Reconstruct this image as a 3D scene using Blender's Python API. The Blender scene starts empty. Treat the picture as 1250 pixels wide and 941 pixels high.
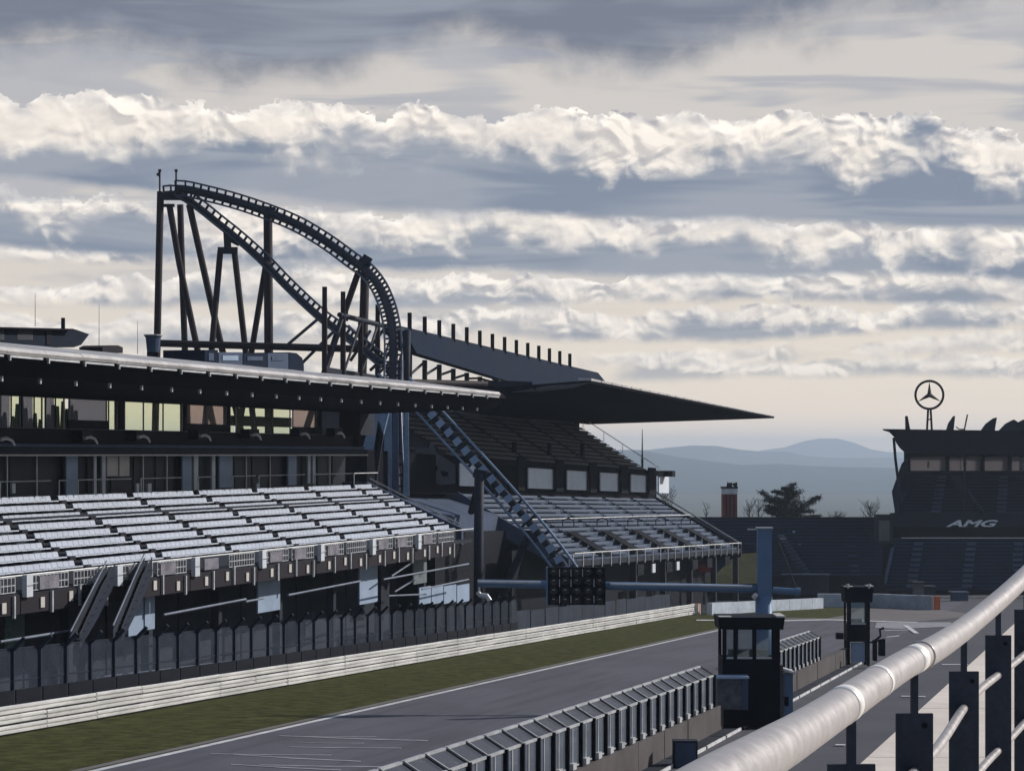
import bpy, math, random
from mathutils import Vector, Matrix
random.seed(7)
R = math.radians
sc = bpy.context.scene
COL = sc.collection

# ------------------------------------------------------------------ camera
# level camera on a first-floor terrace; horizon sits below the middle of the frame
F = 3000.0                       # focal length in photograph pixels (1250 px wide)
cam_d = bpy.data.cameras.new('camera')
cam = bpy.data.objects.new('camera', cam_d); COL.objects.link(cam)
cam.rotation_euler = (R(90), 0, 0)
cam_d.sensor_width = 36; cam_d.lens = F / 1250 * 36
cam_d.shift_y = 84.5 / 1250
cam_d.clip_start = 0.1; cam_d.clip_end = 30000
sc.camera = cam

# ------------------------------------------------------------------ look
sc.view_settings.view_transform = 'Standard'; sc.view_settings.look = 'None'
sc.view_settings.exposure = 0.0; sc.view_settings.gamma = 1
SUN_AZ, SUN_EL = 62.0, 27.0      # degrees right of the view direction, above the horizon
sc.cycles.volume_bounces = 3
sc.cycles.max_bounces = 6

# ------------------------------------------------------------------ sun
sd = bpy.data.lights.new('sun', 'SUN'); sd.energy = 3.6; sd.angle = R(0.5); sd.color = (1, .95, .89)
sun = bpy.data.objects.new('sun', sd); COL.objects.link(sun)
sdir = Vector((math.sin(R(SUN_AZ)) * math.cos(R(SUN_EL)), math.cos(R(SUN_AZ)) * math.cos(R(SUN_EL)), math.sin(R(SUN_EL))))
sun.rotation_euler = sdir.to_track_quat('Z', 'Y').to_euler()
sun.location = (40, 20, 60)

# ------------------------------------------------------------------ tiny node language
class V:
    def __init__(s, nt, sock): s.nt = nt; s.s = sock
    def _m(s, op, *a, clamp=False):
        n = s.nt.nodes.new('ShaderNodeMath'); n.operation = op; n.use_clamp = clamp
        for i, x in enumerate((s,) + a):
            if isinstance(x, V): s.nt.links.new(x.s, n.inputs[i])
            else: n.inputs[i].default_value = x
        return V(s.nt, n.outputs[0])
    def __add__(s, o): return s._m('ADD', o)
    def __radd__(s, o): return s._m('ADD', o)
    def __mul__(s, o): return s._m('MULTIPLY', o)
    def __rmul__(s, o): return s._m('MULTIPLY', o)
    def __sub__(s, o): return s._m('SUBTRACT', o)
    def __rsub__(s, o): return (s * -1.0) + o
    def __truediv__(s, o): return s._m('DIVIDE', o)
    def clamp(s): return s._m('ADD', 0.0, clamp=True)
    def max(s, o): return s._m('MAXIMUM', o)
    def min(s, o): return s._m('MINIMUM', o)
def sstep(nt, x, a, b):
    n = nt.nodes.new('ShaderNodeMapRange'); n.interpolation_type = 'SMOOTHSTEP'
    nt.links.new(x.s, n.inputs[0])
    for i, v in ((1, a), (2, b)):
        if isinstance(v, V): nt.links.new(v.s, n.inputs[i])
        else: n.inputs[i].default_value = v
    return V(nt, n.outputs[0])
def xyz(nt, x, y, z=0.0):
    n = nt.nodes.new('ShaderNodeCombineXYZ')
    for i, v in enumerate((x, y, z)):
        if isinstance(v, V): nt.links.new(v.s, n.inputs[i])
        else: n.inputs[i].default_value = v
    return n.outputs[0]
def noise(nt, vec, scale=1.0, detail=3.0, rough=.5, dist=0.0, flat=False):
    n = nt.nodes.new('ShaderNodeTexNoise'); n.inputs['Scale'].default_value = scale
    n.inputs['Detail'].default_value = detail; n.inputs['Roughness'].default_value = rough
    if flat: n.noise_dimensions = '2D'
    n.inputs['Distortion'].default_value = dist
    nt.links.new(vec, n.inputs['Vector']); return V(nt, n.outputs['Fac'])
def cells(nt, vec, scale=1.0, smooth=.35):
    n = nt.nodes.new('ShaderNodeTexVoronoi'); n.feature = 'SMOOTH_F1'; n.voronoi_dimensions = '2D'; n.inputs['Scale'].default_value = scale
    n.inputs['Smoothness'].default_value = smooth
    nt.links.new(vec, n.inputs['Vector']); return V(nt, n.outputs['Distance'])
def mixc(nt, f, a, b):
    n = nt.nodes.new('ShaderNodeMix'); n.data_type = 'RGBA'
    if isinstance(f, V): nt.links.new(f.s, n.inputs[0])
    else: n.inputs[0].default_value = f
    for i, c in ((6, a), (7, b)):
        if isinstance(c, tuple): n.inputs[i].default_value = (*c, 1)
        else: nt.links.new(c, n.inputs[i])
    return n.outputs[2]

# ------------------------------------------------------------------ world: Nishita sky seen through banks of cloud
w = bpy.data.worlds.new('World'); sc.world = w; w.use_nodes = True
nt = w.node_tree; nt.nodes.clear()
out = nt.nodes.new('ShaderNodeOutputWorld')
sky = nt.nodes.new('ShaderNodeTexSky'); sky.sky_type = 'NISHITA'; sky.sun_disc = False
sky.sun_elevation = R(SUN_EL); sky.sun_rotation = R(SUN_AZ); sky.dust_density = 2.0; sky.air_density = 1.0
bg_sky = nt.nodes.new('ShaderNodeBackground'); bg_sky.inputs[1].default_value = .11
nt.links.new(sky.outputs[0], bg_sky.inputs[0])
tc = nt.nodes.new('ShaderNodeTexCoord'); sp = nt.nodes.new('ShaderNodeSeparateXYZ')
nt.links.new(tc.outputs['Generated'], sp.inputs[0])
dx, dy, dz = (V(nt, sp.outputs[i]) for i in range(3))
A = dx._m('ARCTAN2', dy) * F                     # azimuth and elevation in 1/3000 rad
E = dz._m('ARCSINE') * F
def nz(x, y, sc_=1.0, d=2, r=.5, dist=0.0): return noise(nt, xyz(nt, x, y), sc_, d, r, dist, True)
warp = nz(A * .01, E * .01, .8, 2, .55)
fine = nz(A * .01, E * .014, 3.4, 5, .62, .25)
low = nz(A * .0028, E * .0028, 1.0, 2, .5)
streak = nz(A * .0026, E * .026, 1.0, 3, .55, .4)
where = nz(A * .006 + 40.0, E * .004, 1.0, 2, .5)
def billow(ox, oy):
    x = A * .017 + ox; y = E * .022 + oy
    w1 = nz(x * .5, y * .5, 1.6, 2, .5); w2 = nz(x * .5 + 17.0, y * .5 + 9.0, 1.6, 2, .5)
    p = xyz(nt, x + w1 * 1.3, y + w2 * 1.3)
    return cells(nt, p, 1.0, 1.0) * .75 + cells(nt, p, 2.3, .8) * .34 + noise(nt, p, 5.0, 3, .55, 0, True) * .16
relief = (billow(.05, .11) - billow(.0, .0)) * (sstep(nt, where, .36, .66) * .9 + .35)
LIT = (.92, .83, .73); LITW = (1.16, 1.08, .98); SL = (.225, .27, .355); SLD = (.15, .18, .25)
CREAM = (.93, .815, .67); MAUVE = (.66, .62, .585)
col = mixc(nt, sstep(nt, E + (low - .5) * 120.0, 60, 330), CREAM, MAUVE)
col = mixc(nt, sstep(nt, E, 110, -10), col, (1.25, .98, .72))
col = mixc(nt, sstep(nt, streak, .5, .72) * sstep(nt, E, 50, 150) * .45, col, (.40, .41, .46))
t_ = (A + 625.0) / 1250.0
def bank(col, tl, tr, bl, br, lit, amp, seed, gap=0.0, strength=1.0, soft=3.5):
    """a long cloud bank: billowing lit top, flat slate base. Heights at the left and right of the view"""
    big = nz(A * .0042 + seed, seed * 1.7, 1.0, 3, .55) - .5
    puff = cells(nt, xyz(nt, A * .016 + seed + warp * 1.5, E * .012 + seed + fine), 1.0, .5)
    top = t_ * (tr - tl) + tl + big * (amp * 3.6) - (puff - .4) * (amp * 1.0) - (fine - .5) * (amp * 1.3)
    base = t_ * (br - bl) + bl + (nz(A * .003 + seed * 3, seed) - .5) * 34.0 + (fine - .5) * 8.0
    a = sstep(nt, top - E, 0.0, soft) * sstep(nt, E - base, -5.0, 9.0)
    if gap: a = a * sstep(nt, nz(A * .0035 + seed, E * .004 + seed, 1.0, 3, .55), gap - .06, gap + .06)
    deep = nz(A * .006 + seed, E * .010 + seed, 1.0, 3, .6) - .5
    k = sstep(nt, (top - E) + deep * (lit * 2.6) - (relief * 40.0), lit * .5, lit * 1.5)
    c_lit = mixc(nt, (relief * 4.2 + .60 + (fine - .5) * .9).clamp(), (.44, .43, .46), LITW)
    c_lit = mixc(nt, sstep(nt, top - E, 2, 26.0) * .5, c_lit, LIT)
    c_sl = mixc(nt, sstep(nt, streak + (low - .5) * .5, .38, .68), SL, (.35, .38, .44))
    return mixc(nt, a * strength, col, mixc(nt, k, c_lit, c_sl))
col = bank(col, 132, 118, 100, 92, 16, 9, 44.0, .44, .6, 6.0)
col = bank(col, 104, 150, 76, 122, 22, 12, 21.0, .42, .6, 9.0)
col = bank(col, 172, 182, 128, 148, 26, 17, 8.3, .34, .85, 8.0)
col = bank(col, 216, 226, 180, 186, 28, 17, 12.9, .32, .9)
col = bank(col, 252, 246, 226, 222, 20, 14, 51.0, .36, .8)
col = bank(col, 312, 280, 246, 206, 36, 22, 2.4, .0, 1.0)
# principal bank across the whole view, and the dark deck above it
col = mixc(nt, sstep(nt, E, 265, 300) * sstep(nt, streak + (low - .5), .42, .6) * (1.0 - sstep(nt, E, 480, 620)) * .6, col, (.40, .42, .48))
col = bank(col, 432, 398, 325, 268, 50, 28, 31.7, .0, 1.0, 3.0)
deck_e = 462.0 + (A + 625.0) * .060 + (low - .5) * 150.0 + (fine - .5) * 26.0 + (warp - .5) * 60.0
k = sstep(nt, E - deck_e, -30, 34)
col = mixc(nt, k * .92, col, mixc(nt, sstep(nt, streak, .4, .75), SLD, (.27, .30, .37)))
# overhead the deck breaks up: laid out on a flat layer, not round the horizon
zc = dz.max(.06)
qx, qy = dx / zc, dy / zc
over = nz(qx, qy, .9, 4, .55, .3)
deckc = mixc(nt, sstep(nt, over, .42, .62), (.11, .155, .26), (.36, .40, .49))
col = mixc(nt, sstep(nt, E, 640, 1000), col, deckc)
bg_c = nt.nodes.new('ShaderNodeBackground'); bg_c.inputs[1].default_value = 1.0
nt.links.new(col, bg_c.inputs[0])
# blue shows between the clouds overhead and, more and more, on the side away from the sun
away = sstep(nt, dx * math.sin(R(SUN_AZ - 40)) + dy * math.cos(R(SUN_AZ - 40)), .35, -.5)
holes = sstep(nt, nz(qx + 5.0, qy, .55, 3, .5), .50, .64) * sstep(nt, E, 700, 1200)
holes = holes.max(away * .75)
mx = nt.nodes.new('ShaderNodeMixShader'); nt.links.new((holes * -.9 + 1.0).clamp().s, mx.inputs[0])
nt.links.new(bg_sky.outputs[0], mx.inputs[1]); nt.links.new(bg_c.outputs[0], mx.inputs[2])
nt.links.new(mx.outputs[0], out.inputs[0])
w.cycles.sampling_method = 'MANUAL'; w.cycles.sample_map_resolution = 512

# ------------------------------------------------------------------ materials
def mat(name, c, rough=.7, metal=0.0, var=.18, scale=3.0, c2=None, bump=0.0, bscale=20.0, spec=.18, alpha=None, trans=0.0, stretch=(1, 1, 1)):
    m = bpy.data.materials.new(name); m.use_nodes = True; t = m.node_tree
    b = t.nodes['Principled BSDF']; tcn = t.nodes.new('ShaderNodeTexCoord')
    mp = t.nodes.new('ShaderNodeMapping'); mp.inputs['Scale'].default_value = stretch
    geo = t.nodes.new('ShaderNodeNewGeometry')
    t.links.new(geo.outputs['Position'], mp.inputs[0])
    n = noise(t, mp.outputs[0], scale, 5, .6)
    n2 = noise(t, mp.outputs[0], scale * 7.3, 3, .6)
    f = sstep(t, n * .7 + n2 * .3, .3, .7)
    dark = tuple(x * (1 - var) for x in c); lite = c2 if c2 else tuple(min(1, x * (1 + var)) for x in c)
    t.links.new(mixc(t, f, dark, lite), b.inputs['Base Color'])
    b.inputs['Metallic'].default_value = metal
    t.links.new((f * .12 + (rough - .06)).s, b.inputs['Roughness'])
    b.inputs['Specular IOR Level'].default_value = spec
    if bump:
        bn = t.nodes.new('ShaderNodeBump'); bn.inputs['Strength'].default_value = bump; bn.inputs['Distance'].default_value = .02
        t.links.new(noise(t, mp.outputs[0], bscale, 4, .6).s, bn.inputs['Height']); t.links.new(bn.outputs[0], b.inputs['Normal'])
    if alpha is not None: b.inputs['Alpha'].default_value = alpha
    if trans: b.inputs['Transmission Weight'].default_value = trans
    return m
M = {}
M['grass'] = mat('grass', (.052, .058, .018), .95, 0, .45, 1.6, (.10, .10, .036), .9, 9, .05)
M['asphalt'] = mat('asphalt', (.105, .105, .125), .88, 0, .12, .25, None, .3, 30, .25, stretch=(1, .35, 1))
def asphalt_detail(m, ang=13.4):
    """rubbered-in streaks along the track and faint lane seams, on top of the plain grain"""
    t = m.node_tree; b = t.nodes['Principled BSDF']; old = b.inputs['Base Color'].links[0].from_socket
    geo = t.nodes.new('ShaderNodeNewGeometry'); mp = t.nodes.new('ShaderNodeMapping'); mp.inputs['Rotation'].default_value = (0, 0, R(ang))
    t.links.new(geo.outputs['Position'], mp.inputs[0]); sc2 = t.nodes.new('ShaderNodeMapping'); sc2.inputs['Scale'].default_value = (1.1, .02, 1)
    t.links.new(mp.outputs[0], sc2.inputs[0]); n = noise(t, sc2.outputs[0], 1.3, 5, .65)
    n2 = noise(t, mp.outputs[0], 14.0, 3, .7); n3 = noise(t, mp.outputs[0], .12, 3, .5)
    c = mixc(t, sstep(t, n, .45, .72) * .6, old, (.055, .053, .062)); c = mixc(t, sstep(t, n2, .55, .75) * .35, c, (.17, .165, .18)); c = mixc(t, sstep(t, n3, .5, .6) * .25, c, (.075, .075, .085))
    t.links.new(c, b.inputs['Base Color'])
asphalt_detail(M['asphalt'])
M['asphalt_pit'] = mat('asphalt_pit', (.085, .085, .098), .9, 0, .15, .3, None, .3, 30, .25)
M['runoff'] = mat('runoff', (.17, .155, .15), .9, 0, .15, .2, None, .2, 20, .2)
M['earth'] = mat('earth', (.05, .055, .035), .95, 0, .3, .02, None, 0, 1, .1)
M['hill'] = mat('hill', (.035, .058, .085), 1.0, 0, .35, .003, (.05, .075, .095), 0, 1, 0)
M['paint'] = mat('white_paint', (.62, .62, .62), .7, 0, .25, 1.5)
M['tyre_mark'] = mat('scuffed_line', (.35, .35, .38), .8, 0, .3, 2)
M['galv'] = mat('galvanised', (.55, .56, .57), .45, .35, .2, 1.2, None, 0, 1, .5)
M['rail_grey'] = mat('dull_rail', (.20, .23, .29), .6, 0, .3, 1.0)
M['galv_rail'] = mat('barrier_steel', (.62, .61, .59), .5, .1, .22, .8, None, 0, 1, .5, stretch=(1, .3, 3))
M['post_dark'] = mat('dark_post', (.012, .018, .034), .7, 0)
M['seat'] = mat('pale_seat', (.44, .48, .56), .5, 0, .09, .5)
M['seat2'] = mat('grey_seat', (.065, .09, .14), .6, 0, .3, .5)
M['seatb'] = mat('brown_seat', (.13, .125, .13), .7, 0, .25, .5)
M['navy'] = mat('navy_seat', (.010, .028, .080), .7, 0, .35, .4)
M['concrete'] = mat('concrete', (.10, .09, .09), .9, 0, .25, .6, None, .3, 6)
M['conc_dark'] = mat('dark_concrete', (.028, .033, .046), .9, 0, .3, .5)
M['conc_blue'] = mat('bluish_concrete', (.07, .095, .15), .85, 0, .2, .5)
M['cream'] = mat('cream_slab', (.78, .69, .60), .85, 0, .10, 1.2, None, .2, 12)
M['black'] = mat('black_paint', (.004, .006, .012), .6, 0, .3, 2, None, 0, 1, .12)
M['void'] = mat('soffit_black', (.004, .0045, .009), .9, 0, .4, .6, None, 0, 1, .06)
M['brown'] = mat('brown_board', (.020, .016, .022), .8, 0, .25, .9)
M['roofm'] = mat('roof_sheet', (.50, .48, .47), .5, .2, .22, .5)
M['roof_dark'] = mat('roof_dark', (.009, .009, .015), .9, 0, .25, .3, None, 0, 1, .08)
M['blueroof'] = mat('blue_grey_roof', (.008, .016, .036), .85, 0, .2, .3, None, 0, 1, .08)
M['red_steel'] = mat('maroon_steel', (.018, .010, .014), .7, 0, .3, .3)
M['coaster'] = mat('dark_blue_steel', (.012, .017, .034), .65, 0, .3, .3)
M['rail_arch'] = mat('glint_rail_steel', (.06, .075, .11), .35, .5, .2, .6)  # arch rails lightened so the colour carries their glint
M['coaster_lt'] = mat('blue_glint_steel', (.21, .28, .39), .5, .1, .25, .4)  # lighter blue carries the glint of the dive rails; also colours the sheets
M['pole_blue'] = mat('pole_blue', (.12, .19, .30), .45, .1, .12, .8)
M['banner_white'] = mat('banner_white', (.74, .79, .86), .6, 0, .1, .7)
M['barrier'] = mat('barrier_white', (.50, .55, .62), .6, 0, .25, .4)
M['white'] = mat('white_panel', (.62, .65, .70), .6, 0, .12, .7)
M['doorblue'] = mat('pale_blue_door', (.30, .38, .50), .6, 0, .12, .7)
M['offwhite'] = mat('off_white', (.55, .52, .48), .6, 0, .12, .7)
M['glassdark'] = mat('dark_glass', (.008, .010, .016), .5, 0, .3, .8, None, 0, 1, .15)
M['orange'] = mat('orange', (.55, .16, .06), .6)
M['redpatch'] = mat('red_board', (.32, .05, .05), .7, 0, .2, .6)
M['tower'] = mat('brick_red', (.24, .05, .045), .8, 0, .25, .6)
M['plate'] = mat('plate_navy', (.022, .030, .048), .55, .1, .35, 9, None, .1, 60)
M['canvas'] = mat('grey_canvas', (.10, .105, .12), .75, 0, .45, 3.0, None, .5, 5)
M['leaf'] = mat('pine_needles', (.012, .018, .014), .9, 0, .5, 1.0, None, 0, 1, .1)
M['twig'] = mat('bare_twig', (.05, .045, .04), .9)
M['bark'] = mat('bark', (.04, .03, .025), .9)
M['lamp_off'] = mat('lamp_lens', (.02, .018, .02), .25, 0, .2, 5, None, 0, 1, .6)
M['silver'] = mat('silver', (.65, .66, .68), .35, .6, .15, 2)
M['green_glass'] = mat('green_glass', (.04, .10, .09), .3, 0, .3, 1)
def pipe_mat():
    m = mat('satin_pipe', (.47, .44, .43), .38, .40, .16, 30, None, .015, 160, .4)
    return m
M['pipe'] = pipe_mat()
M['ring'] = mat('pale_ring', (.86, .84, .80), .35, .3, .05, 20)  # pale bands set round the handrail pipe
def thin(name, c, amt, gloss=.15):
    m = bpy.data.materials.new(name); m.use_nodes = True; t = m.node_tree; t.nodes.clear()
    o = t.nodes.new('ShaderNodeOutputMaterial'); tr = t.nodes.new('ShaderNodeBsdfTransparent'); df = t.nodes.new('ShaderNodeBsdfPrincipled')
    geo = t.nodes.new('ShaderNodeNewGeometry'); n = noise(t, geo.outputs['Position'], 1.3, 4, .6)
    t.links.new(mixc(t, n, tuple(x * .6 for x in c), tuple(x * 1.4 for x in c)), df.inputs['Base Color']); df.inputs['Roughness'].default_value = .6
    mxs = t.nodes.new('ShaderNodeMixShader'); t.links.new((n * .2 + (amt - .1)).s, mxs.inputs[0])
    t.links.new(tr.outputs[0], mxs.inputs[1]); t.links.new(df.outputs[0], mxs.inputs[2]); t.links.new(mxs.outputs[0], o.inputs[0])
    return m
M['mesh_l'] = thin('wire_mesh_far', (.040, .062, .105), .20)
M['mesh_s'] = thin('wire_mesh_slant', (.05, .06, .085), .55)
M['mesh_p'] = thin('wire_mesh_near', (.12, .15, .20), .48)
def tint(name, c, amt=.25, dc=None):
    """tinted glazing: what is behind shows through, coloured"""
    m = bpy.data.materials.new(name); m.use_nodes = True; t = m.node_tree; t.nodes.clear()
    o = t.nodes.new('ShaderNodeOutputMaterial'); tr = t.nodes.new('ShaderNodeBsdfTransparent'); tr.inputs[0].default_value = (*c, 1)
    tl = t.nodes.new('ShaderNodeBsdfTranslucent'); df = t.nodes.new('ShaderNodeBsdfDiffuse')
    geo = t.nodes.new('ShaderNodeNewGeometry'); n = noise(t, geo.outputs['Position'], 1.1, 4, .6)
    cc = mixc(t, n, tuple(x * .8 for x in (dc or c)), dc or c)
    t.links.new(cc, tl.inputs[0]); t.links.new(cc, df.inputs[0])
    a = t.nodes.new('ShaderNodeMixShader'); a.inputs[0].default_value = .3; t.links.new(tl.outputs[0], a.inputs[1]); t.links.new(df.outputs[0], a.inputs[2])
    b = t.nodes.new('ShaderNodeMixShader'); b.inputs[0].default_value = amt; t.links.new(tr.outputs[0], b.inputs[1]); t.links.new(a.outputs[0], b.inputs[2])
    t.links.new(b.outputs[0], o.inputs[0]); return m
M['yellowglass'] = tint('yellow_glass', (.96, 1.0, .86), .10, (.9, .9, .66))
M['pinkglass'] = tint('pink_blind', (.92, .82, .77), .38, (.8, .70, .65))
M['greyglass'] = tint('grey_blind', (.66, .67, .72), .45, (.6, .6, .64))
M['boothglass'] = tint('clear_pane', (.72, .78, .80), .12)
M['bandglass'] = tint('far_glass', (.6, .58, .58), .65, (.46, .43, .44))

# ------------------------------------------------------------------ mesh helpers
class MB:
    def __init__(s): s.v = []; s.f = []
    def poly(s, pts):
        i = len(s.v); s.v += [tuple(p) for p in pts]; s.f.append(tuple(range(i, i + len(pts)))); return s
    def hexa(s, p):              # 8 corners: bottom 0-3, top 4-7
        i = len(s.v); s.v += [tuple(q) for q in p]
        for f in ((3, 2, 1, 0), (4, 5, 6, 7), (0, 1, 5, 4), (1, 2, 6, 5), (2, 3, 7, 6), (3, 0, 4, 7)): s.f.append(tuple(i + k for k in f))
        return s
    def box(s, x0, x1, y0, y1, z0, z1):
        return s.hexa([(x0, y0, z0), (x1, y0, z0), (x1, y1, z0), (x0, y1, z0), (x0, y0, z1), (x1, y0, z1), (x1, y1, z1), (x0, y1, z1)])
    def prism(s, pts, d):        # polygon extruded along vector d
        i = len(s.v); n = len(pts); d = Vector(d)
        s.v += [tuple(p) for p in pts] + [tuple(Vector(p) + d) for p in pts]
        s.f.append(tuple(range(i, i + n))); s.f.append(tuple(range(i + 2 * n - 1, i + n - 1, -1)))
        for k in range(n):
            l = (k + 1) % n; s.f.append((i + k, i + n + k, i + n + l, i + l))
        return s
    def bar(s, a, b, wd, ht=None, up=(0, 0, 1)):
        a = Vector(a); b = Vector(b); ht = ht or wd; d = (b - a).normalized(); u = Vector(up)
        if abs(d.dot(u)) > .97: u = Vector((0, 1, 0))
        x = d.cross(u).normalized() * wd / 2; y = x.cross(d).normalized() * ht / 2
        return s.hexa([a - x - y, a + x - y, b + x - y, b - x - y, a - x + y, a + x + y, b + x + y, b - x + y])
    def tube(s, pts, r, n=8, caps=True, r2=None):
        pts = [Vector(p) for p in pts]; i0 = len(s.v); m = len(pts); px = None
        for k, p in enumerate(pts):
            d = (pts[min(k + 1, m - 1)] - pts[max(k - 1, 0)]).normalized()
            if px is None:
                u = Vector((0, 0, 1)) if abs(d.z) < .9 else Vector((0, 1, 0)); px = d.cross(u).normalized()
            px = (px - d * px.dot(d)).normalized(); py = d.cross(px)
            rr = r if r2 is None else r + (r2 - r) * k / (m - 1)
            for j in range(n):
                a = 2 * math.pi * j / n; s.v.append(tuple(p + px * math.cos(a) * rr + py * math.sin(a) * rr))
        for k in range(m - 1):
            for j in range(n):
                l = (j + 1) % n; s.f.append((i0 + k * n + j, i0 + k * n + l, i0 + (k + 1) * n + l, i0 + (k + 1) * n + j))
        if caps:
            s.f.append(tuple(i0 + j for j in reversed(range(n)))); s.f.append(tuple(i0 + (m - 1) * n + j for j in range(n)))
        return s
    def mesh(s, name, m, off=(0, 0, 0), smooth=False):
        me = bpy.data.meshes.new(name); o = Vector(off)
        me.from_pydata([tuple(Vector(v) - o) for v in s.v], [], s.f); me.materials.append(m); me.update()
        import bmesh
        bm = bmesh.new(); bm.from_mesh(me); bmesh.ops.recalc_face_normals(bm, faces=bm.faces); bm.to_mesh(me); bm.free()
        if smooth:
            for p in me.polygons: p.use_smooth = len(p.vertices) == 4
        return me
WO = {}
def worldpos(o): return WO[o.name] if o is not None else Vector((0, 0, 0))
def thing(name, label, cat, loc, group=None):
    o = bpy.data.objects.new(name, None); COL.objects.link(o); o.location = loc; o.empty_display_size = .3
    o['label'] = label; o['category'] = cat
    if group: o['group'] = group
    WO[o.name] = Vector(loc); return o
def part(name, mb, m, parent, label=None, smooth=False, kind=None):
    """a part whose shape is given in world coordinates"""
    wp = worldpos(parent)
    me = mb.mesh(name, m, wp, smooth) if isinstance(mb, MB) else mb
    o = bpy.data.objects.new(name, me); COL.objects.link(o); o.parent = parent; WO[o.name] = wp.copy()
    if label: o['label'] = label
    if kind: o['kind'] = kind
    return o
def put(name, me, parent, loc, rot=None, label=None, scale=None):
    """a part that shares mesh data, set at a world location"""
    o = bpy.data.objects.new(name, me); COL.objects.link(o); o.parent = parent
    o.location = Vector(loc) - worldpos(parent); WO[o.name] = Vector(loc)
    if rot: o.rotation_euler = rot
    if scale: o.scale = scale
    if label: o['label'] = label
    return o
def solo(name, mb, m, label, cat, loc=(0, 0, 0), group=None, smooth=False):
    o = bpy.data.objects.new(name, mb.mesh(name, m, loc, smooth)); COL.objects.link(o); o.location = loc
    o['label'] = label; o['category'] = cat
    if group: o['group'] = group
    WO[o.name] = Vector(loc); return o
def struct(name, mb, m, smooth=False, kind='structure', label=None):
    o = bpy.data.objects.new(name, mb.mesh(name, m, (0, 0, 0), smooth)); COL.objects.link(o); o['kind'] = kind; WO[o.name] = Vector((0, 0, 0))
    if label: o['label'] = label
    return o
def copy_thing(o, loc, label, group=None):
    c = o.copy(); COL.objects.link(c); c.location = loc; c['label'] = label
    if group: c['group'] = group
    WO[c.name] = Vector(loc)
    for ch in list(o.children):
        d = ch.copy(); COL.objects.link(d); d.parent = c
        for g in list(ch.children):
            e = g.copy(); COL.objects.link(e); e.parent = d
    return c
def PX(px, py, Y): return Vector(((px - 625) * Y / F, Y, (555 - py) * Y / F))
# the ground falls away along the straight
H0, SL_ = 6.0, .0367
def gz(Y):
    if Y < -60: Y = -60
    if Y > 330: return -H0 - SL_ * 330 - (Y - 330) * .055 if Y < 1500 else -H0 - SL_ * 330 - 1170 * .055
    return -H0 - SL_ * Y
def G(px, py):
    Y = 3000 * H0 / (py - 665.1); return Vector(((px - 625) * Y / F, Y, gz(Y)))
class Frame:
    def __init__(s, O, v, wd): s.O = Vector(O); s.v = Vector(v); s.w = Vector(wd)
    def pt(s, u, d, h=0.0): return s.O + s.v * u + s.w * d + Vector((0, 0, h))
    def u_at(s, px, d):
        q = (px - 625) / F; a = s.O + s.w * d; return (a.x - q * a.y) / (q - s.v.x)
    def h_at(s, px, py, d):
        u = s.u_at(px, d); p = s.pt(u, d); return (555 - py) * p.y / F - p.z
    def box(s, mb, u0, u1, d0, d1, h0, h1, O=None):
        P_ = s.pt if O is None else (lambda u, d, h: s.v * u + s.w * d + Vector((0, 0, h)))
        return mb.hexa([P_(u0, d0, h0), P_(u1, d0, h0), P_(u1, d1, h0), P_(u0, d1, h0), P_(u0, d0, h1), P_(u1, d0, h1), P_(u1, d1, h1), P_(u0, d1, h1)])
    def prof(s, mb, u0, u1, dh, O=None):          # profile (d,h) extruded from u0 to u1
        P_ = s.pt if O is None else (lambda u, d, h: s.v * u + s.w * d + Vector((0, 0, h)))
        return mb.prism([P_(u0, d, h) for d, h in dh], s.v * (u1 - u0))
def fr(O, vx, vz):
    n = math.hypot(1, vx); return Frame(O, (vx, 1, vz), (-1 / n, vx / n, 0))

# ------------------------------------------------------------------ ground, track, grass, pit lane
gm = MB()
ys = [-14000, -6000, -3000, -1200, -400, -120, -60] + [-60 + 30 * i for i in range(1, 14)] + [420, 600, 900, 1200, 1500, 2200, 3500, 6000, 14000]
xs = [-14000, -6000, -3000, -1500, -700, -300, -120, -60, -30, 0, 30, 60, 120, 300, 700, 1500, 3000, 6000, 14000]
for y in ys:
    for x in xs: gm.v.append((x, y, gz(y)))
nx = len(xs)
for j in range(len(ys) - 1):
    for i in range(nx - 1): gm.f.append((j * nx + i, j * nx + i + 1, (j + 1) * nx + i + 1, (j + 1) * nx + i))
struct('ground', gm, M['earth'])
def trackx(Y): return -11.2 + .238 * (Y - 65.2)          # left edge of the racing surface
def railx(Y): return -15.96 + .235 * (Y - 76.6)          # crash barrier
def wallx(Y): return 5.4 + .23 * (Y - 72)                # pit wall foot, pit side
def strip(fa, fb, y0, y1, dz_, step=6.0):
    m = MB(); n = max(1, int((y1 - y0) / step)); k0 = 0
    for i in range(n + 1):
        y = y0 + (y1 - y0) * i / n; m.v += [(fa(y), y, gz(y) + dz_), (fb(y), y, gz(y) + dz_)]
    for i in range(n): m.f.append((2 * i, 2 * i + 1, 2 * i + 3, 2 * i + 2))
    return m
struct('paved_apron', strip(lambda y: railx(y) - 60, lambda y: railx(y) + .02, 20, 300, .02), M['conc_dark'])
struct('grass_verge', strip(lambda y: railx(y) + .02, lambda y: trackx(y) - .02, 20, 214, .03), M['grass'])
struct('race_track', strip(lambda y: trackx(y) - .02, lambda y: wallx(y) - .5, 20, 330, .034), M['asphalt'])
struct('edge_line', strip(lambda y: trackx(y) + .05, lambda y: trackx(y) + .33, 20, 218, .039), M['paint'])
struct('edge_kerb', strip(lambda y: trackx(y) - .45, lambda y: trackx(y) - .12, 20, 185, .037), M['runoff'])
struct('pit_lane', strip(lambda y: wallx(y) - .5, lambda y: 80 + .2 * y, 0, 330, .028), M['asphalt_pit'])
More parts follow.
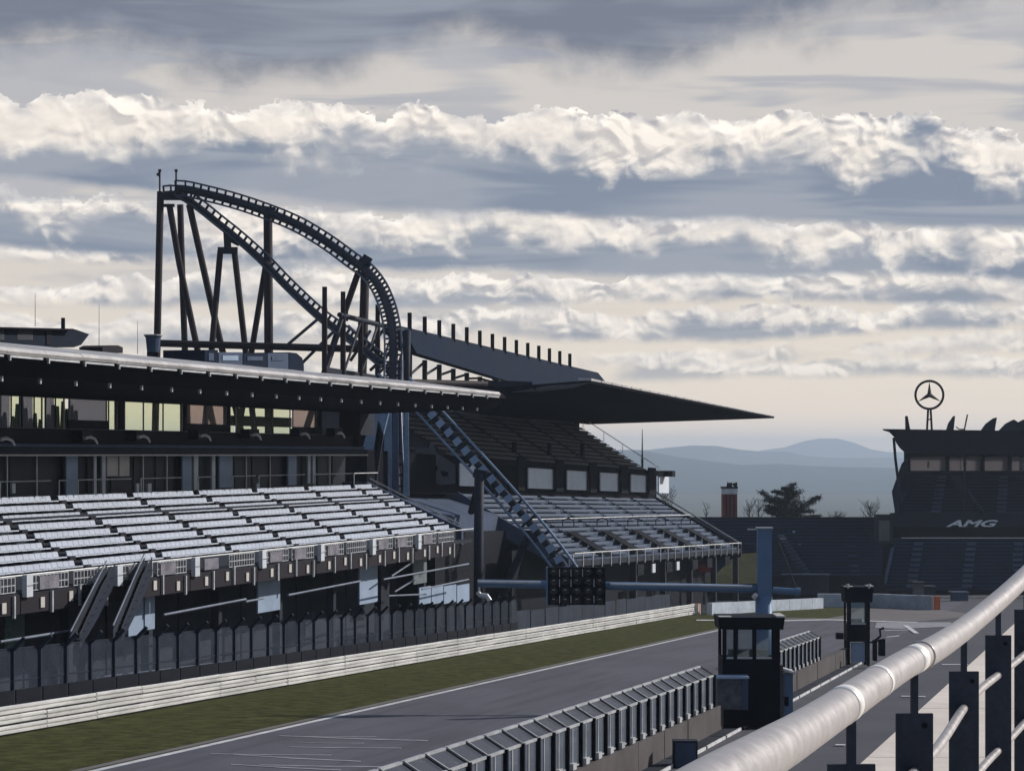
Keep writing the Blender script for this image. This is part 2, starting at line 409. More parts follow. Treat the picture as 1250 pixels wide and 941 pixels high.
def gsheet(pts, dz_, m, name, kind='structure'):
    mb = MB(); q = []
    for p in pts:
        v = G(*p); q.append((v.x, v.y, v.z + dz_))
    mb.poly(q); return struct(name, mb, m)
gsheet([(862, 750), (900, 748), (960, 744), (1030, 742), (1150, 745), (1200, 752), (1120, 759), (1010, 755.5), (900, 757)], .05, M['runoff'], 'run_off_area')
gsheet([(880, 752), (1000, 739), (1030, 741), (1034, 751), (1010, 755), (960, 754.5), (905, 754)], .06, M['grass'], 'grass_island')
gsheet([(850, 757), (960, 757.5), (1010, 756.3), (1120, 760), (1120, 760.8), (1010, 757.6), (960, 759), (850, 758.2)], .07, M['paint'], 'far_edge_line')
gsheet([(1070, 760), (1160, 760), (1170, 765), (1100, 768), (1068, 767)], .055, mat('pale_asphalt', (.30, .30, .31), .9), 'pale_asphalt_patch')
gsheet([(1102, 764), (1108, 764), (1122, 774), (1116, 774)], .075, M['paint'], 'pit_arrow')
for i, (a, b, c) in enumerate([((1080, 770), (1110, 769), .6), ((1082, 778), (1098, 776.5), .8), ((1150, 812), (1182, 812), .8), ((1100, 851), (1130, 851.5), .7), ((1020, 911), (1032, 911), 1.0), ((1205, 846), (1240, 846.5), .8)]):
    gsheet([a, b, (b[0], b[1] + c), (a[0], a[1] + c)], .06 + i * .004, M['paint'], 'lane_mark')
# tyre scuffs and old paint on the start line area
rs = random.Random(4)
for i in range(9):
    px = rs.uniform(180, 520); py = rs.uniform(895, 938); L = rs.uniform(60, 190); t = rs.uniform(.8, 1.6)
    if px < 880 - (py - 768) * 4.2: px = 900 - (py - 768) * 4.2
    s_ = rs.uniform(.00, .06)
    gsheet([(px, py), (px + L * .5, py + s_ * L * .5 + .5), (px + L, py + s_ * L), (px + L, py + s_ * L + t * .6), (px + L * .5, py + s_ * L * .5 + t), (px, py + t * .4)], .041 + i * .001, M['tyre_mark'], 'tyre_scuff')

# ------------------------------------------------------------------ hills
def hills(name, Y0, prof, depth, base, seed):
    rr = random.Random(seed); m = MB(); xs_ = [i * 90 - 6500 for i in range(0, 200)]
    ph = [rr.uniform(0, 6.28) for _ in range(6)]
    def top(x):
        px = 625 + F * x / Y0
        if px <= prof[0][0] or px >= prof[-1][0]:
            e = prof[0] if px <= prof[0][0] else prof[-1]; dd = abs(px - e[0]) * Y0 / F
            z = (555 - e[1]) * Y0 / F; return z + (math.sin(dd / 1100 + ph[0]) - math.sin(ph[0])) * 6 * min(1, dd / 900) 
        bump = (math.sin(x / 31 + ph[3]) + math.sin(x / 71 + ph[4]) + math.sin(x / 173 + ph[5])) * Y0 / F * .28
        for (a, b), (c, d) in zip(prof, prof[1:]):
            if a <= px <= c:
                t = (px - a) / (c - a); t = t * t * (3 - 2 * t); return (555 - (b + (d - b) * t)) * Y0 / F + bump
    rows = [-1, -.75, -.5, -.3, -.12, 0, .15, .4, .7, 1]
    for r_ in rows:
        for x in xs_:
            k = .5 + .5 * math.cos(math.pi * abs(r_) ** .8)
            n = math.sin(x / 240 + ph[1] + r_ * 3) * .6 + math.sin(x / 110 + ph[2] + r_ * 7) * .35
            m.v.append((x, Y0 + r_ * depth, base + (top(x) - base) * k + n * (1 - .85 * k) * 3 + n * .5))
    for j in range(len(rows) - 1):
        for i in range(len(xs_) - 1): m.f.append((j * 200 + i, j * 200 + i + 1, (j + 1) * 200 + i + 1, (j + 1) * 200 + i))
    struct(name, m, M['hill'], True)
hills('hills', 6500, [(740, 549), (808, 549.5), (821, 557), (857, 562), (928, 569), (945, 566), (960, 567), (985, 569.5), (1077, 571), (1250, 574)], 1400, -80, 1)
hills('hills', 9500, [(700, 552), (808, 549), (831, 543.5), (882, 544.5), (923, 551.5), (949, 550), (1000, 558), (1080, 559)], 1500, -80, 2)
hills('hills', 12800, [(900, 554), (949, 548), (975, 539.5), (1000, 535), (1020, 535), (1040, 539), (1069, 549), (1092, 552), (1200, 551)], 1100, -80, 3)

# ------------------------------------------------------------------ crash barrier (guard rail) on the left
gr = thing('crash_barrier', 'long pale steel crash barrier of stacked corrugated rails beside the grass verge', 'barrier', (railx(100), 100, gz(100)))
bf = fr((railx(100), 100, gz(100)), .235, -SL_)
SEG = 4.0
prof = [(0, 0), (.05, .03), (.05, .09), (-.03, .13), (.05, .17), (.05, .23), (0, .27), (-.03, .27), (-.06, .13), (-.03, 0)]
wm = MB(); bf.prof(wm, 0, SEG - .03, [(-d, h) for d, h in prof], O=True); wbeam = wm.mesh('rail_beam', M['galv_rail'])
pm = MB(); bf.box(pm, -.06, .06, .07, .2, 0, .98, O=True); gpost = pm.mesh('post', M['post_dark'])
u = -76
while u < 112:
    for k in range(3): put('rail_beam', wbeam, gr, bf.pt(u, rs.uniform(-.02, .02), .06 + k * .315 + rs.uniform(-.006, .006)))
    put('post', gpost, gr, bf.pt(u + 2, 0, 0)); u += SEG
eb = MB(); bf.box(eb, 111.2, 112.4, -.35, .35, 0.05, .95); part('end_cap', eb, M['offwhite'], gr, 'cream end block of the barrier')
eb = MB(); bf.box(eb, 111.6, 112.0, -.37, .36, 0.1, .97); part('warning_stripe', eb, M['orange'], gr)

# debris fence behind it
fx = fr((railx(100) - 1.6, 100, gz(100)), .235, -SL_)
df = thing('debris_fence', 'tall dark wire debris fence on posts between crash barrier and main grandstand', 'fence', fx.pt(0, 0))
m = MB(); fx.box(m, .12, 1.98, -.01, .01, .45, 2.6, O=True); fmesh = m.mesh('mesh_panel', M['mesh_l'])
fcab = [fx.box(MB(), .1, 2.0, -.02, .02, a, a + .05, O=True).mesh('cross_bar', M['post_dark']) for a in (.4, 1.5, 2.56)]
m = MB(); fx.box(m, -.05, .05, -.09, .05, 0, 2.55, O=True)
m.bar(fx.v * 0 + Vector((0, 0, 2.5)), fx.w * -.45 + Vector((0, 0, 2.95)), .12); fpost = m.mesh('post', M['post_dark'])
m = MB(); fx.box(m, .08, 2.02, -.12, -.06, 0, 1.22, O=True); fbase = m.mesh('base_board', M['black'])
u = -42
while u < 52:
    put('post', fpost, df, fx.pt(u, 0)); put('mesh_panel', fmesh, df, fx.pt(u, 0)); [put('cross_bar', q_, df, fx.pt(u, 0)) for q_ in fcab]; put('base_board', fbase, df, fx.pt(u, 0)); u += 2.1
# service barrier panels beyond the fence end (flat dark hoarding)
hf = thing('hoarding', 'low dark slatted hoarding continuing the fence line below the far grandstand', 'fence', fx.pt(52, 0))
m = MB(); fx.box(m, .02, 3.95, 0, .06, 0, 1.9, O=True); hb = m.mesh('board', mat('hoarding_blue', (.022, .030, .048), .8, 0, .5, .6))
for i in range(14): put('board', hb, hf, fx.pt(52.5 + i * 4, rs.uniform(-.05, .05), -.05 * (i % 2)))

# ------------------------------------------------------------------ grandstand 1 (white benches)
S1 = fr((-15.3, 108.7, -4.65), .275, 0.0)
U0, U1 = -26.0, 42.9
RD, RH, BAY = .72, .355, 7.87
g1 = thing('grandstand', 'near covered grandstand with long rows of pale benches under a flat dark roof', 'grandstand', S1.pt(0, 0, 0))
def s1ground(u, d): return gz(S1.pt(u, d).y) - S1.pt(u, d).z
# stepped decking
m = MB()
for r_ in range(8): S1.box(m, U0, U1, r_ * RD - .1 + .004 * r_, (r_ + 1) * RD - .1, r_ * RH - .55, r_ * RH - .08)
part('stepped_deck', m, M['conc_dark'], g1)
bench_prof = [(-.22, -.02), (-.20, .03), (.16, .02), (.22, .22), (.27, .235), (.23, .0), (.16, -.04)]
def bench(L, name='bench'):
    m = MB(); n = max(1, round(L / .5)); 
    for i in range(n):
        a = L * i / n; b = L * (i + 1) / n - .03; dh = (i % 3) * .004
        S1.prof(m, a, b, [(d, h + dh) for d, h in bench_prof], O=True)
    return m
bfull = bench(BAY - .75).mesh('bench', M['seat']); bend = bench(U1 - 5 * BAY - .5).mesh('bench', M['seat'])
leg = MB(); S1.box(leg, -.25, .25, -.12, .3, -.3, .10, O=True); legm = leg.mesh('aisle_step', M['brown'])
for r_ in range(8):
    for k in range(-3, 6):
        put('bench', bfull if k < 5 else bend, g1, S1.pt(k * BAY + .37, r_ * RD + .15, r_ * RH + .1))
        put('aisle_step', legm, g1, S1.pt(k * BAY, r_ * RD, r_ * RH))
        
# raking edge rail at the far end of the benches
m = MB(); m.tube([S1.pt(U1 + .15, -.3, .35), S1.pt(U1 + .15, 5.6, 3.15)], .05, 6); part('edge_rail', m, M['galv'], g1)
m = MB(); S1.prof(m, U1 + .05, U1 + .4, [(-.4, -.9), (-.4, .12), (5.8, 2.95), (8, 2.95), (8, 1.2)]); part('end_wall', m, M['conc_blue'], g1)
m = MB(); S1.box(m, U1 - .3, U1 + .3, 1.2, 8, -7.5, -.95); part('end_wall', m, M['black'], g1)
# front walkway: floor, front boards, railing frames, white cabinets
m = MB(); S1.box(m, U0, U1, -1.1, -.1, -.72, -.56); part('walkway', m, M['conc_dark'], g1)
m = MB()
S1.box(m, 0, BAY - .08, -1.16, -1.12, -1.35, -.62, O=True); brd = m.mesh('skirt_board', M['brown'])
def guard(L, n):
    m = MB()
    for h in (.02, -.28, -.54): S1.box(m, 0, L, -.02, .02, h, h + .035, O=True)
    for i in range(n + 1): S1.box(m, L * i / n - .018, L * i / n + .018, -.016, .016, -.54, .04, O=True)
    return m
grd = guard(3.0, 10).mesh('guard_rail_panel', M['galv'])
m = MB(); S1.box(m, 0, 1.6, -.03, .03, -.5, .0, O=True); ban = m.mesh('banner', mat('faded_banner', (.20, .19, .22), .8, 0, .45, 1.4))
m = MB(); S1.box(m, 0, .5, -.10, .10, -.72, .12, O=True); cab = m.mesh('cabinet', M['white'])
m = MB(); S1.box(m, .02, .48, -.012, 0, -.30, -.28, O=True); slot = m.mesh('shelf_line', M['black'])
m = MB(); S1.box(m, 0, .32, -.02, .02, -.35, .05, O=True); sgn = m.mesh('sign', M['offwhite'])
m = MB(); S1.box(m, -.05, .05, -.05, .05, -.75, .45, O=True); spost = m.mesh('lamp_post', M['galv'])
for k in range(-3, 6):
    a = k * BAY
    if k == 5: continue
    put('skirt_board', brd, g1, S1.pt(a, 0, 0))
    if k != 0: put('guard_rail_panel', grd, g1, S1.pt(a + .9, -1.15, .02))
    put('guard_rail_panel', grd, g1, S1.pt(a + 4.4, -1.15, .02))
    put('banner', ban, g1, S1.pt(a + 1.4, -1.2, .0), label='faded grey banner strapped to the guard rail')
    if k % 2: put('banner', ban, g1, S1.pt(a + 4.6, -1.2, .0))
    c = put('cabinet', cab, g1, S1.pt(a + .1, -1.25, .0))
    put('shelf_line', slot, c, S1.pt(a + .1, -1.36, .0))
    for q, dd in ((1.5, 0), (3.9, .1), (6.3, -.05)):
        put('sign', sgn, g1, S1.pt(a + q, -1.2, -.85 + dd)); put('lamp_post', spost, g1, S1.pt(a + q + .9, -1.22, -.9 + dd), scale=(1, 1, .7))
m = MB(); m.tube([S1.pt(U0, -1.15, .1), S1.pt(U1, -1.15, .1)], .035, 6); part('top_rail', m, M['galv'], g1)
# under-croft
m = MB()
for a in range(-3, 5):
    S1.box(m, a * BAY + 1.2, (a + 1) * BAY + 1.0, 3.4, 3.6, -7.6, -.6)
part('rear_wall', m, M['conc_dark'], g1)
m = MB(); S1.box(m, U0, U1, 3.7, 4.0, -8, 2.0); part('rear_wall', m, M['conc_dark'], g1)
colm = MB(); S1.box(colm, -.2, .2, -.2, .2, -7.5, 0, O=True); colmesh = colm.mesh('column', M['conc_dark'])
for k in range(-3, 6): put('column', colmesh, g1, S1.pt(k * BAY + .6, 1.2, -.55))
def wallpanel(px0, px1, py0, py1, d, m_, name='door', th=.08, parent=None, label=None):
    u0 = S1.u_at(px0, d); u1 = S1.u_at(px1, d); pm = (px0 + px1) / 2
    h1 = S1.h_at(pm, py0, d); h0 = S1.h_at(pm, py1, d); m = MB(); S1.box(m, u0, u1, d, d + th, h0, h1)
    return part(name, m, m_, parent or g1, label)
for a in ((157, 175, 722, 775), (177, 189, 718, 768), (315, 342, 706, 746), (439, 461, 689, 736)): wallpanel(*a, .2, M['doorblue'], 'door', label='pale blue ground-floor door')
wallpanel(505, 521, 679, 712, .4, mat('grey_green', (.16, .19, .20), .7), 'door')
wallpanel(6, 30, 748, 790, .4, M['green_glass'], 'window')
for a, b in ((512, 526), (527, 541), (542, 557), (558, 573)): wallpanel(a, b, 716 - (a - 512) * .06, 737 - (a - 512) * .05, -.5, M['doorblue'], 'wall_panel')
# horizontal pipes along the under-croft
for (a, b, c, d_) in ((0, 783, 95, 768), (200, 750, 300, 731), (352, 726, 440, 709), (468, 707, 572, 688), (300, 734, 322, 730), (515, 719, 572, 707)):
    u0, u1 = S1.u_at(a, -1.6), S1.u_at(c, -1.6); h0 = S1.h_at(a, b, -1.6); h1 = S1.h_at(c, d_, -1.6)
    m = MB(); m.tube([S1.pt(u0, -1.6, h0), S1.pt(u1, -1.6, h1)], .05, 6); part('handrail', m, M['rail_grey'], g1)
for (a, b, c, d_) in ((478, 703, 502, 687), (482, 722, 508, 706), (474, 727, 520, 725)):
    u0, u1 = S1.u_at(a, -.8), S1.u_at(c, -.8); m = MB(); m.tube([S1.pt(u0, -.8, S1.h_at(a, b, -.8)), S1.pt(u1, -.8, S1.h_at(c, d_, -.8))], .05, 6); part('brace', m, M['rail_grey'], g1)
# two access stairs: dark side plates slanting down to the fence
for i, (xa, xb) in enumerate(((130, 86), (176, 138))):
    st = thing('access_stair', ('left' if i == 0 else 'right') + ' one of two dark steel stairs slanting down from the walkway of the near grandstand', 'stairs', S1.pt(S1.u_at(xa, -1.3), -1.3, -1))
    d0, d1 = -1.3, -2.6
    a0 = S1.pt(S1.u_at(xa, d0), d0, S1.h_at(xa, 698 - i * 9, d0)); b0 = S1.pt(S1.u_at(xb, d1), d1, S1.h_at(xb, 782 - i * 8, d1))
    for k, nm in enumerate(('stringer', 'stringer')):
        o_ = S1.v * (.75 * k); m = MB(); dr = (b0 - a0)
        m.prism([a0 + o_ + Vector((0, 0, .3)), a0 + o_ + Vector((0, 0, -.45)), a0 + dr * .5 + o_ + Vector((0, 0, -.55)), b0 + o_ + Vector((0, 0, -.35)), b0 + o_ + Vector((0, 0, .2)), a0 + dr * .35 + o_ + Vector((0, 0, .42))], S1.v * .06)
        part(nm, m, M['conc_dark'] if k == 0 else M['post_dark'], st)
    for k in range(9):
        p = a0 + (b0 - a0) * ((k + .5) / 9); m = MB(); m.hexa([p + S1.v * x + S1.w * y + Vector((0, 0, z)) for z in (-.12, -.08) for x, y in ((.07, -.13), (.74, -.13), (.74, .13), (.07, .13))])
        part('tread', m, M['post_dark'], st)
    m = MB(); m.tube([a0 + Vector((0, 0, .45)), b0 + Vector((0, 0, .35))], .035, 6); part('handrail', m, M['rail_grey'], st)
cr = thing('crowd_railing', 'low pale two-bar railing on the apron behind the debris fence', 'railing', S1.pt(S1.u_at(100, -5), -5, -7.8))
u_ = -14.0
while u_ < 6:
    p0 = S1.pt(u_, -3.4, 0); p1 = S1.pt(u_ + 2.3, -3.4, 0); zz = gz(p0.y); z1_ = gz(p1.y)
    for hh in (.95, .5):
        m = MB(); m.tube([(p0.x, p0.y, zz + hh), (p1.x, p1.y, z1_ + hh)], .03, 5); part('bar', m, M['rail_grey'], cr)
    m = MB(); m.tube([(p0.x, p0.y, zz), (p0.x, p0.y, zz + .95)], .03, 5); part('post', m, M['rail_grey'], cr); u_ += 2.4
# concourse behind the top row
DW = 7.4
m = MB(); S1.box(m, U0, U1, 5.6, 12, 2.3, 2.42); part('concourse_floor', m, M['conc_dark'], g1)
h_a = 2.42; h_b = S1.h_at(0, 556, 5.9)
m = MB(); S1.box(m, U0, U1, DW, DW + .15, 2.42, h_b + .3); part('concourse_wall', m, M['glassdark'], g1)
bays = [(-24 + i * 2.6) for i in range(26)]
m = MB(); S1.box(m, -.04, .04, -.05, .0, 2.45, h_b + .1, O=True); mul = m.mesh('mullion', M['galv'])
m = MB(); S1.box(m, .1, 2.4, -.03, 0, 2.5, h_b, O=True); panedark = m.mesh('pane', mat('dim_pane', (.010, .013, .020), .5, 0, .6, .9, None, 0, 1, .15))
for i, b_ in enumerate(bays):
    put('pane', panedark, g1, S1.pt(b_, DW - .02, 0)); 
for a in (8, 44, 115, 174, 203, 300, 329, 402): put('mullion', mul, g1, S1.pt(S1.u_at(a, DW - .1), DW - .1, 0))
for (a, b, c, d_, mt) in ((81, 95, 556, 606, 'doorblue'), (223, 234, 553, 598, 'doorblue'), (268, 284, 553, 595, 'doorblue'), (352, 362, 552, 592, 'doorblue'), (115, 118, 556, 603, 'white'), (125, 129, 556, 602, 'white'), (237, 242, 553, 598, 'white'), (259, 263, 553, 597, 'white'), (376, 379, 552, 590, 'white'), (382, 385, 552, 590, 'white')):
    wallpanel(a, b, c, d_, DW - .35, M[mt], 'door' if mt == 'doorblue' else 'door_frame')
for (a, b, c, d_) in ((131, 144, 557, 581), (146, 158, 557, 581)): wallpanel(a, b, c, d_, DW - .4, M['offwhite'], 'blind')
for (a, b) in ((0, 62), (72, 82), (95, 160), (172, 222), (242, 262), (284, 312), (316, 372), (384, 430), (432, 461)):
    y_ = 588 - (a / 461) * 11; u0, u1 = S1.u_at(a, 6.2), S1.u_at(b, 6.2); h = S1.h_at(a, y_, 6.2); m = MB(); m.tube([S1.pt(u0, 6.2, h), S1.pt(u1, 6.2, h)], .03, 6)
    m.tube([S1.pt(u0, 6.2, h), S1.pt(u0, 6.2, 2.45)], .035, 6); part('balustrade', m, M['galv'], g1)
for (a, b) in ((15, 19), (167, 170), (181, 185), (314, 317)): wallpanel(a, b, 590, 602, 6.1, M['white'], 'sign')
m = MB(); m.tube([S1.pt(U0, 5.7, h_b + .02), S1.pt(U1, 5.7, h_b + .02)], .045, 6); part('conduit', m, M['offwhite'], g1)
# balcony front and upper storey
hb1 = S1.h_at(0, 545, 5.6); hb2 = S1.h_at(0, 522, 6.4)
m = MB(); S1.box(m, U0, U1 - .4, 5.75, 12, h_b + .06, hb1); part('balcony_slab', m, M['conc_dark'], g1)
m = MB(); S1.box(m, U0, U1 - .5, 6.3, 6.5, hb1 - .01, hb2); part('balcony_parapet', m, M['brown'], g1)
for a, b in ((81, 131), (226, 277), (356, 390)):
    m = MB(); S1.box(m, S1.u_at(a, 7.0), S1.u_at(b, 7.0), 6.9, 6.98, hb2 - .02, hb2 + .46); part('window_breast', m, M['black'], g1)
m = MB(); m.tube([S1.pt(U0, 5.72, hb1 + .08), S1.pt(U1 - .6, 5.72, hb1 + .08)], .07, 8); part('pipe', m, M['conc_blue'], g1)
for a in (8, 110, 175, 250, 312, 372, 415):                       # curved lamp hoods over the balcony front
    u_ = S1.u_at(a, 5.6); hh = S1.h_at(a, 540 - a * .02, 5.6)
    m = MB(); m.tube([S1.pt(u_ - .7, 5.55, hh + .12), S1.pt(u_ - .2, 5.5, hh + .18), S1.pt(u_ + .3, 5.5, hh + .08), S1.pt(u_ + .55, 5.5, hh - .12)], .09, 8, r2=.05)
    h_ = part('lamp_hood', m, M['galv'], g1); m = MB(); S1.box(m, u_ - .5, u_ + .9, 5.75, 6.3, hh - .05, hh + .45); part('lamp_housing', m, M['black'], h_)
DU = 7.0
hu0 = hb2; hu1 = S1.h_at(0, 482, DU)
for (a, b, mt, nm) in ((0, 12, 'greyglass', 'window'), (13, 25, 'yellowglass', 'window'), (26, 40, 'greyglass', 'window'), (41, 54, 'yellowglass', 'window'), (55, 66, 'greyglass', 'window'), (67, 80, 'yellowglass', 'window'), (84, 130, 'greyglass', 'window'), (132, 143, 'yellowglass', 'window'), (151, 223, 'yellowglass', 'window'), (227, 276, 'pinkglass', 'window'), (280, 286, 'yellowglass', 'window'), (288, 354, 'yellowglass', 'window'), (357, 387, 'pinkglass', 'window')):
    u0, u1 = S1.u_at(a, DU), S1.u_at(b, DU); m = MB(); S1.box(m, u0, u1, DU, DU + .04, hu0 + (.45 if mt != 'yellowglass' and a > 80 else .02), hu1 + .6); wdw = part(nm, m, M[mt], g1)
    m = MB(); S1.box(m, u0 - .05, u0 + .03, DU - .05, DU - .01, hu0, hu1 + .5); part('frame', m, M['black'], wdw)
for a in (0, 24, 51, 78, 85, 130, 143, 152, 175, 199, 222, 227, 251, 276, 288, 310, 332, 354, 386):
    u0 = S1.u_at(a, DU - .06); m = MB(); S1.box(m, u0 - .03, u0 + .03, DU - .09, DU - .03, hu0, hu1 + .5); part('mullion', m, M['offwhite'] if a in (78, 85, 130, 152, 222, 288, 354) else M['rail_grey'], g1)
m = MB(); S1.box(m, U0, S1.u_at(390, DU), DU - .12, DU - .05, hu0 - .02, hu0 + .05); part('window_sill', m, M['rail_grey'], g1)
for (a, b) in ((144, 150), (224, 226), (276.5, 279.5), (387.5, 391)):
    u0, u1 = S1.u_at(a, DU), S1.u_at(b, DU); m = MB(); S1.box(m, u0, u1, DU - .1, DU + .2, hu0, hu1 + .6); part('pillar', m, M['brown'], g1)
wallpanel(391, 414, 499, 531, DU - .1, mat('grey_blue_panel', (.16, .19, .25), .7), 'wall_panel')
wallpanel(415, 458, 499, 531, DU + .1, M['conc_dark'], 'wall_panel')
m = MB()                                                         # cut-out trees and a hedge, added to show through the lounge windows
for i in range(16):
    u_ = S1.u_at(2, 13) + i * .55 + rs.uniform(-.2, .2)
    m.prism([S1.pt(u_ - .18, 13, hu0 - .5), S1.pt(u_ + .22, 13, hu0 - .5), S1.pt(u_ + .05, 13, hu1 + rs.uniform(-.9, .3))], S1.w * .2)
part('tree_cutout', m, mat('dark_tree_green', (.03, .05, .035), .9), g1)
m = MB(); S1.prof(m, S1.u_at(287, DU + 4), S1.u_at(356, DU + 4), [(DU + 4, hu0 + .55), (DU + 4, hu0 + 1.15), (DU + 4.3, hu0 + 1.15), (DU + 4.3, hu0 + .55)]); part('counter', m, M['brown'], g1)
m = MB(); S1.box(m, U0, U1 - 1, 6.5, 12.2, hb2 - .5, hb2 - .35); part('lounge_floor', m, M['conc_dark'], g1)
# roof: deep dark wedge with a bright sheeted nose
NR = -2.2    # nose line, d
hn = S1.h_at(0, 431, NR)
UR1 = S1.u_at(620, NR)
h_back = S1.h_at(300, 497, DU)
m = MB()
def rp(u, d, h): return S1.pt(u, d, h)
ue = S1.u_at(505, 8.5)
# soffit + body as prism with a raked far end
secs = [(U0 - 2, 0), (U0 + 20, 0), (30, 0), (UR1, 1)]
body = [(NR + .1, hn - .12), (NR + .9, hn - .75), (DU - .2, h_back - .02), (DU + 5.5, h_back + .25), (DU + 5.5, hn + 1.25), (NR + .35, hn + .22)]
n = len(body); i0 = len(m.v)
def raked(d): return UR1 + max(0, (d - NR)) * .02
for t in range(2):
    for d, h in body: m.v.append(tuple(S1.pt(U0 - 2 if t == 0 else raked(d), d, h)))
m.f.append(tuple(range(n))); m.f.append(tuple(range(2 * n - 1, n - 1, -1)))
for k in range(n): l = (k + 1) % n; m.f.append((k, n + k, n + l, l))
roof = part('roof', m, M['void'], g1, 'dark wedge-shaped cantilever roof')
L = 3.05; u = U0 - 2; i = 0
m = MB(); S1.prof(m, 0, L - .02, [(NR, hn - .02), (NR - .06, hn + .1), (NR + .05, hn + .24), (NR + 5.5, hn + .93), (NR + 5.5, hn + .85), (NR + .12, hn + .1), (NR + .1, hn)], O=True); shm = m.mesh('roof_sheet', M['roofm'])
m = MB(); S1.box(m, .25, L - .25, NR - .03, NR + .1, hn - .12, hn - .05, O=True); gut = m.mesh('gutter', M['galv'])
m = MB(); S1.box(m, .2, .27, NR - .05, NR + .02, hn - .24, hn - .05, O=True); brk = m.mesh('bracket', M['galv'])
m = MB(); S1.box(m, -.05, .05, NR + 1, NR + 1.1, hn - .95, hn - .7, O=True); hng = m.mesh('hook', M['galv'])
while u + L < UR1 + .5:
    o = put('roof_sheet', shm, roof, S1.pt(u, 0, rs.uniform(-.01, .01))); put('gutter', gut, roof, S1.pt(u, 0, 0)); put('bracket', brk, roof, S1.pt(u, 0, 0)); put('hook', hng, roof, S1.pt(u + 1.6, 0, 0)); u += L
m = MB(); S1.box(m, U1 - .9, U1 - .7, 5.9, 7.6, hb1 + .02, h_back + .3); part('end_wall', m, M['brown'], g1)
# things on that roof
def on_roof(px, py, d): u_ = S1.u_at(px, d); return S1.pt(u_, d, S1.h_at(px, py, d))
cb = thing('control_cabin', 'long grey flat-topped cabin with pointed overhanging end standing on the near roof', 'cabin', on_roof(60, 421, 9))
p = [on_roof(-90, 398, 9), on_roof(92, 402, 9), on_roof(109, 408, 9), on_roof(99, 421, 9), on_roof(90, 424, 9), on_roof(-90, 424, 9)]
m = MB(); m.prism(p, S1.w * 4); part('body', m, mat('cabin_navy', (.012, .018, .032), .8, 0, .2, 1, None, 0, 1, .08), cb)
for a, b in ((-20, 5), (22, 40)):
    m = MB(); m.prism([on_roof(a, 402, 8.97), on_roof(b, 402.5, 8.97), on_roof(b, 415, 8.97), on_roof(a, 415, 8.97)], S1.w * .05); part('window', m, M['greyglass'], cb)
m = MB(); m.prism([on_roof(57, 402, 8.95), on_roof(63, 402, 8.95), on_roof(63, 421, 8.95), on_roof(57, 421, 8.95)], S1.w * .05); part('door', m, M['black'], cb)
m = MB(); m.tube([on_roof(77, 402, 9.5), on_roof(77, 388, 9.5)], .1, 8); part('vent_pipe', m, M['black'], cb)
m = MB(); m.prism([on_roof(-90, 397, 8.6), on_roof(90, 401.3, 8.6), on_roof(92, 403.3, 8.6), on_roof(-90, 399, 8.6)], S1.w * 5); part('roof', m, M['roof_dark'], cb)
m = MB(); a_, b_ = on_roof(124, 424, 6), on_roof(150, 430, 6)
m.prism([on_roof(125, 430, 6), on_roof(125, 424, 6), on_roof(130, 421.5, 6), on_roof(144, 421.5, 6), on_roof(150, 424, 6), on_roof(150, 431, 6)], S1.w * 1.2); solo('roof_hatch', m, M['brown'], 'low dark hatch on the near grandstand roof, right of the cabin', 'hatch', (0, 0, 0))
bk = thing('floodlight_bucket', 'pale grey tapered tub on a short base at the foot of the leftmost coaster column', 'floodlight', on_roof(187, 434, 7))
c = on_roof(187, 420, 7); m = MB(); wz = 10 * c.y / F; hz = 20 * c.y / F
m.tube([c + Vector((0, 0, -hz * .5)), c + Vector((0, 0, hz * .38)), c + Vector((0, 0, hz * .5))], wz * .75, 12, r2=wz * 1.1); part('tub', m, M['conc_blue'], bk)
m = MB(); m.tube([c + Vector((0, 0, hz * .5)), c + Vector((0, 0, hz * .58))], wz * 1.15, 12); part('rim', m, M['offwhite'], bk)
m = MB(); m.box(c.x - wz * .7, c.x + wz * .7, c.y - .2, c.y + .2, c.z - hz * 1.0, c.z - hz * .5); part('base', m, M['black'], bk)
for i, (a, y0, y1) in enumerate(((43, 358, 398), (121, 372, 424), (168, 392, 432))):
    m = MB(); m.tube([on_roof(a, y1, 10), on_roof(a, y0, 10)], .022, 5, r2=.012)
    solo('antenna_mast', m, M['galv'], ('hair-thin mast rising behind the cabin on the near roof', 'tallest hair-thin mast, between cabin and coaster', 'short hair-thin mast just left of the pale tub')[i], 'antenna', (0, 0, 0))
pu = thing('roof_plant', 'row of blue-grey ventilation housings with rounded end behind the near roof edge', 'ventilation unit', on_roof(300, 445, 12))
for (a, b, y0, mt) in ((250, 266, 427, 'blueroof'), (267, 296, 430, 'conc_blue'), (297, 326, 431, 'blueroof'), (327, 352, 431, 'conc_blue')):
    m = MB(); m.prism([on_roof(a, 460, 9), on_roof(a, y0, 9), on_roof(b, y0, 9), on_roof(b, 460, 9)], S1.w * 2.5); hs = part('housing', m, M[mt], pu)
    m = MB(); m.prism([on_roof(a + 5, 440, 8.95), on_roof(a + 5, y0 + 4, 8.95), on_roof(b - 5, y0 + 4, 8.95), on_roof(b - 5, 440, 8.95)], S1.w * .04); part('louvre', m, M['conc_blue'] if a != 267 else M['doorblue'], hs)
m = MB(); m.prism([on_roof(353, 460, 9), on_roof(353, 430, 9), on_roof(362, 431, 9), on_roof(369, 437, 9), on_roof(371, 446, 9), on_roof(371, 460, 9)], S1.w * 2.5); part('rounded_end', m, M['blueroof'], pu)
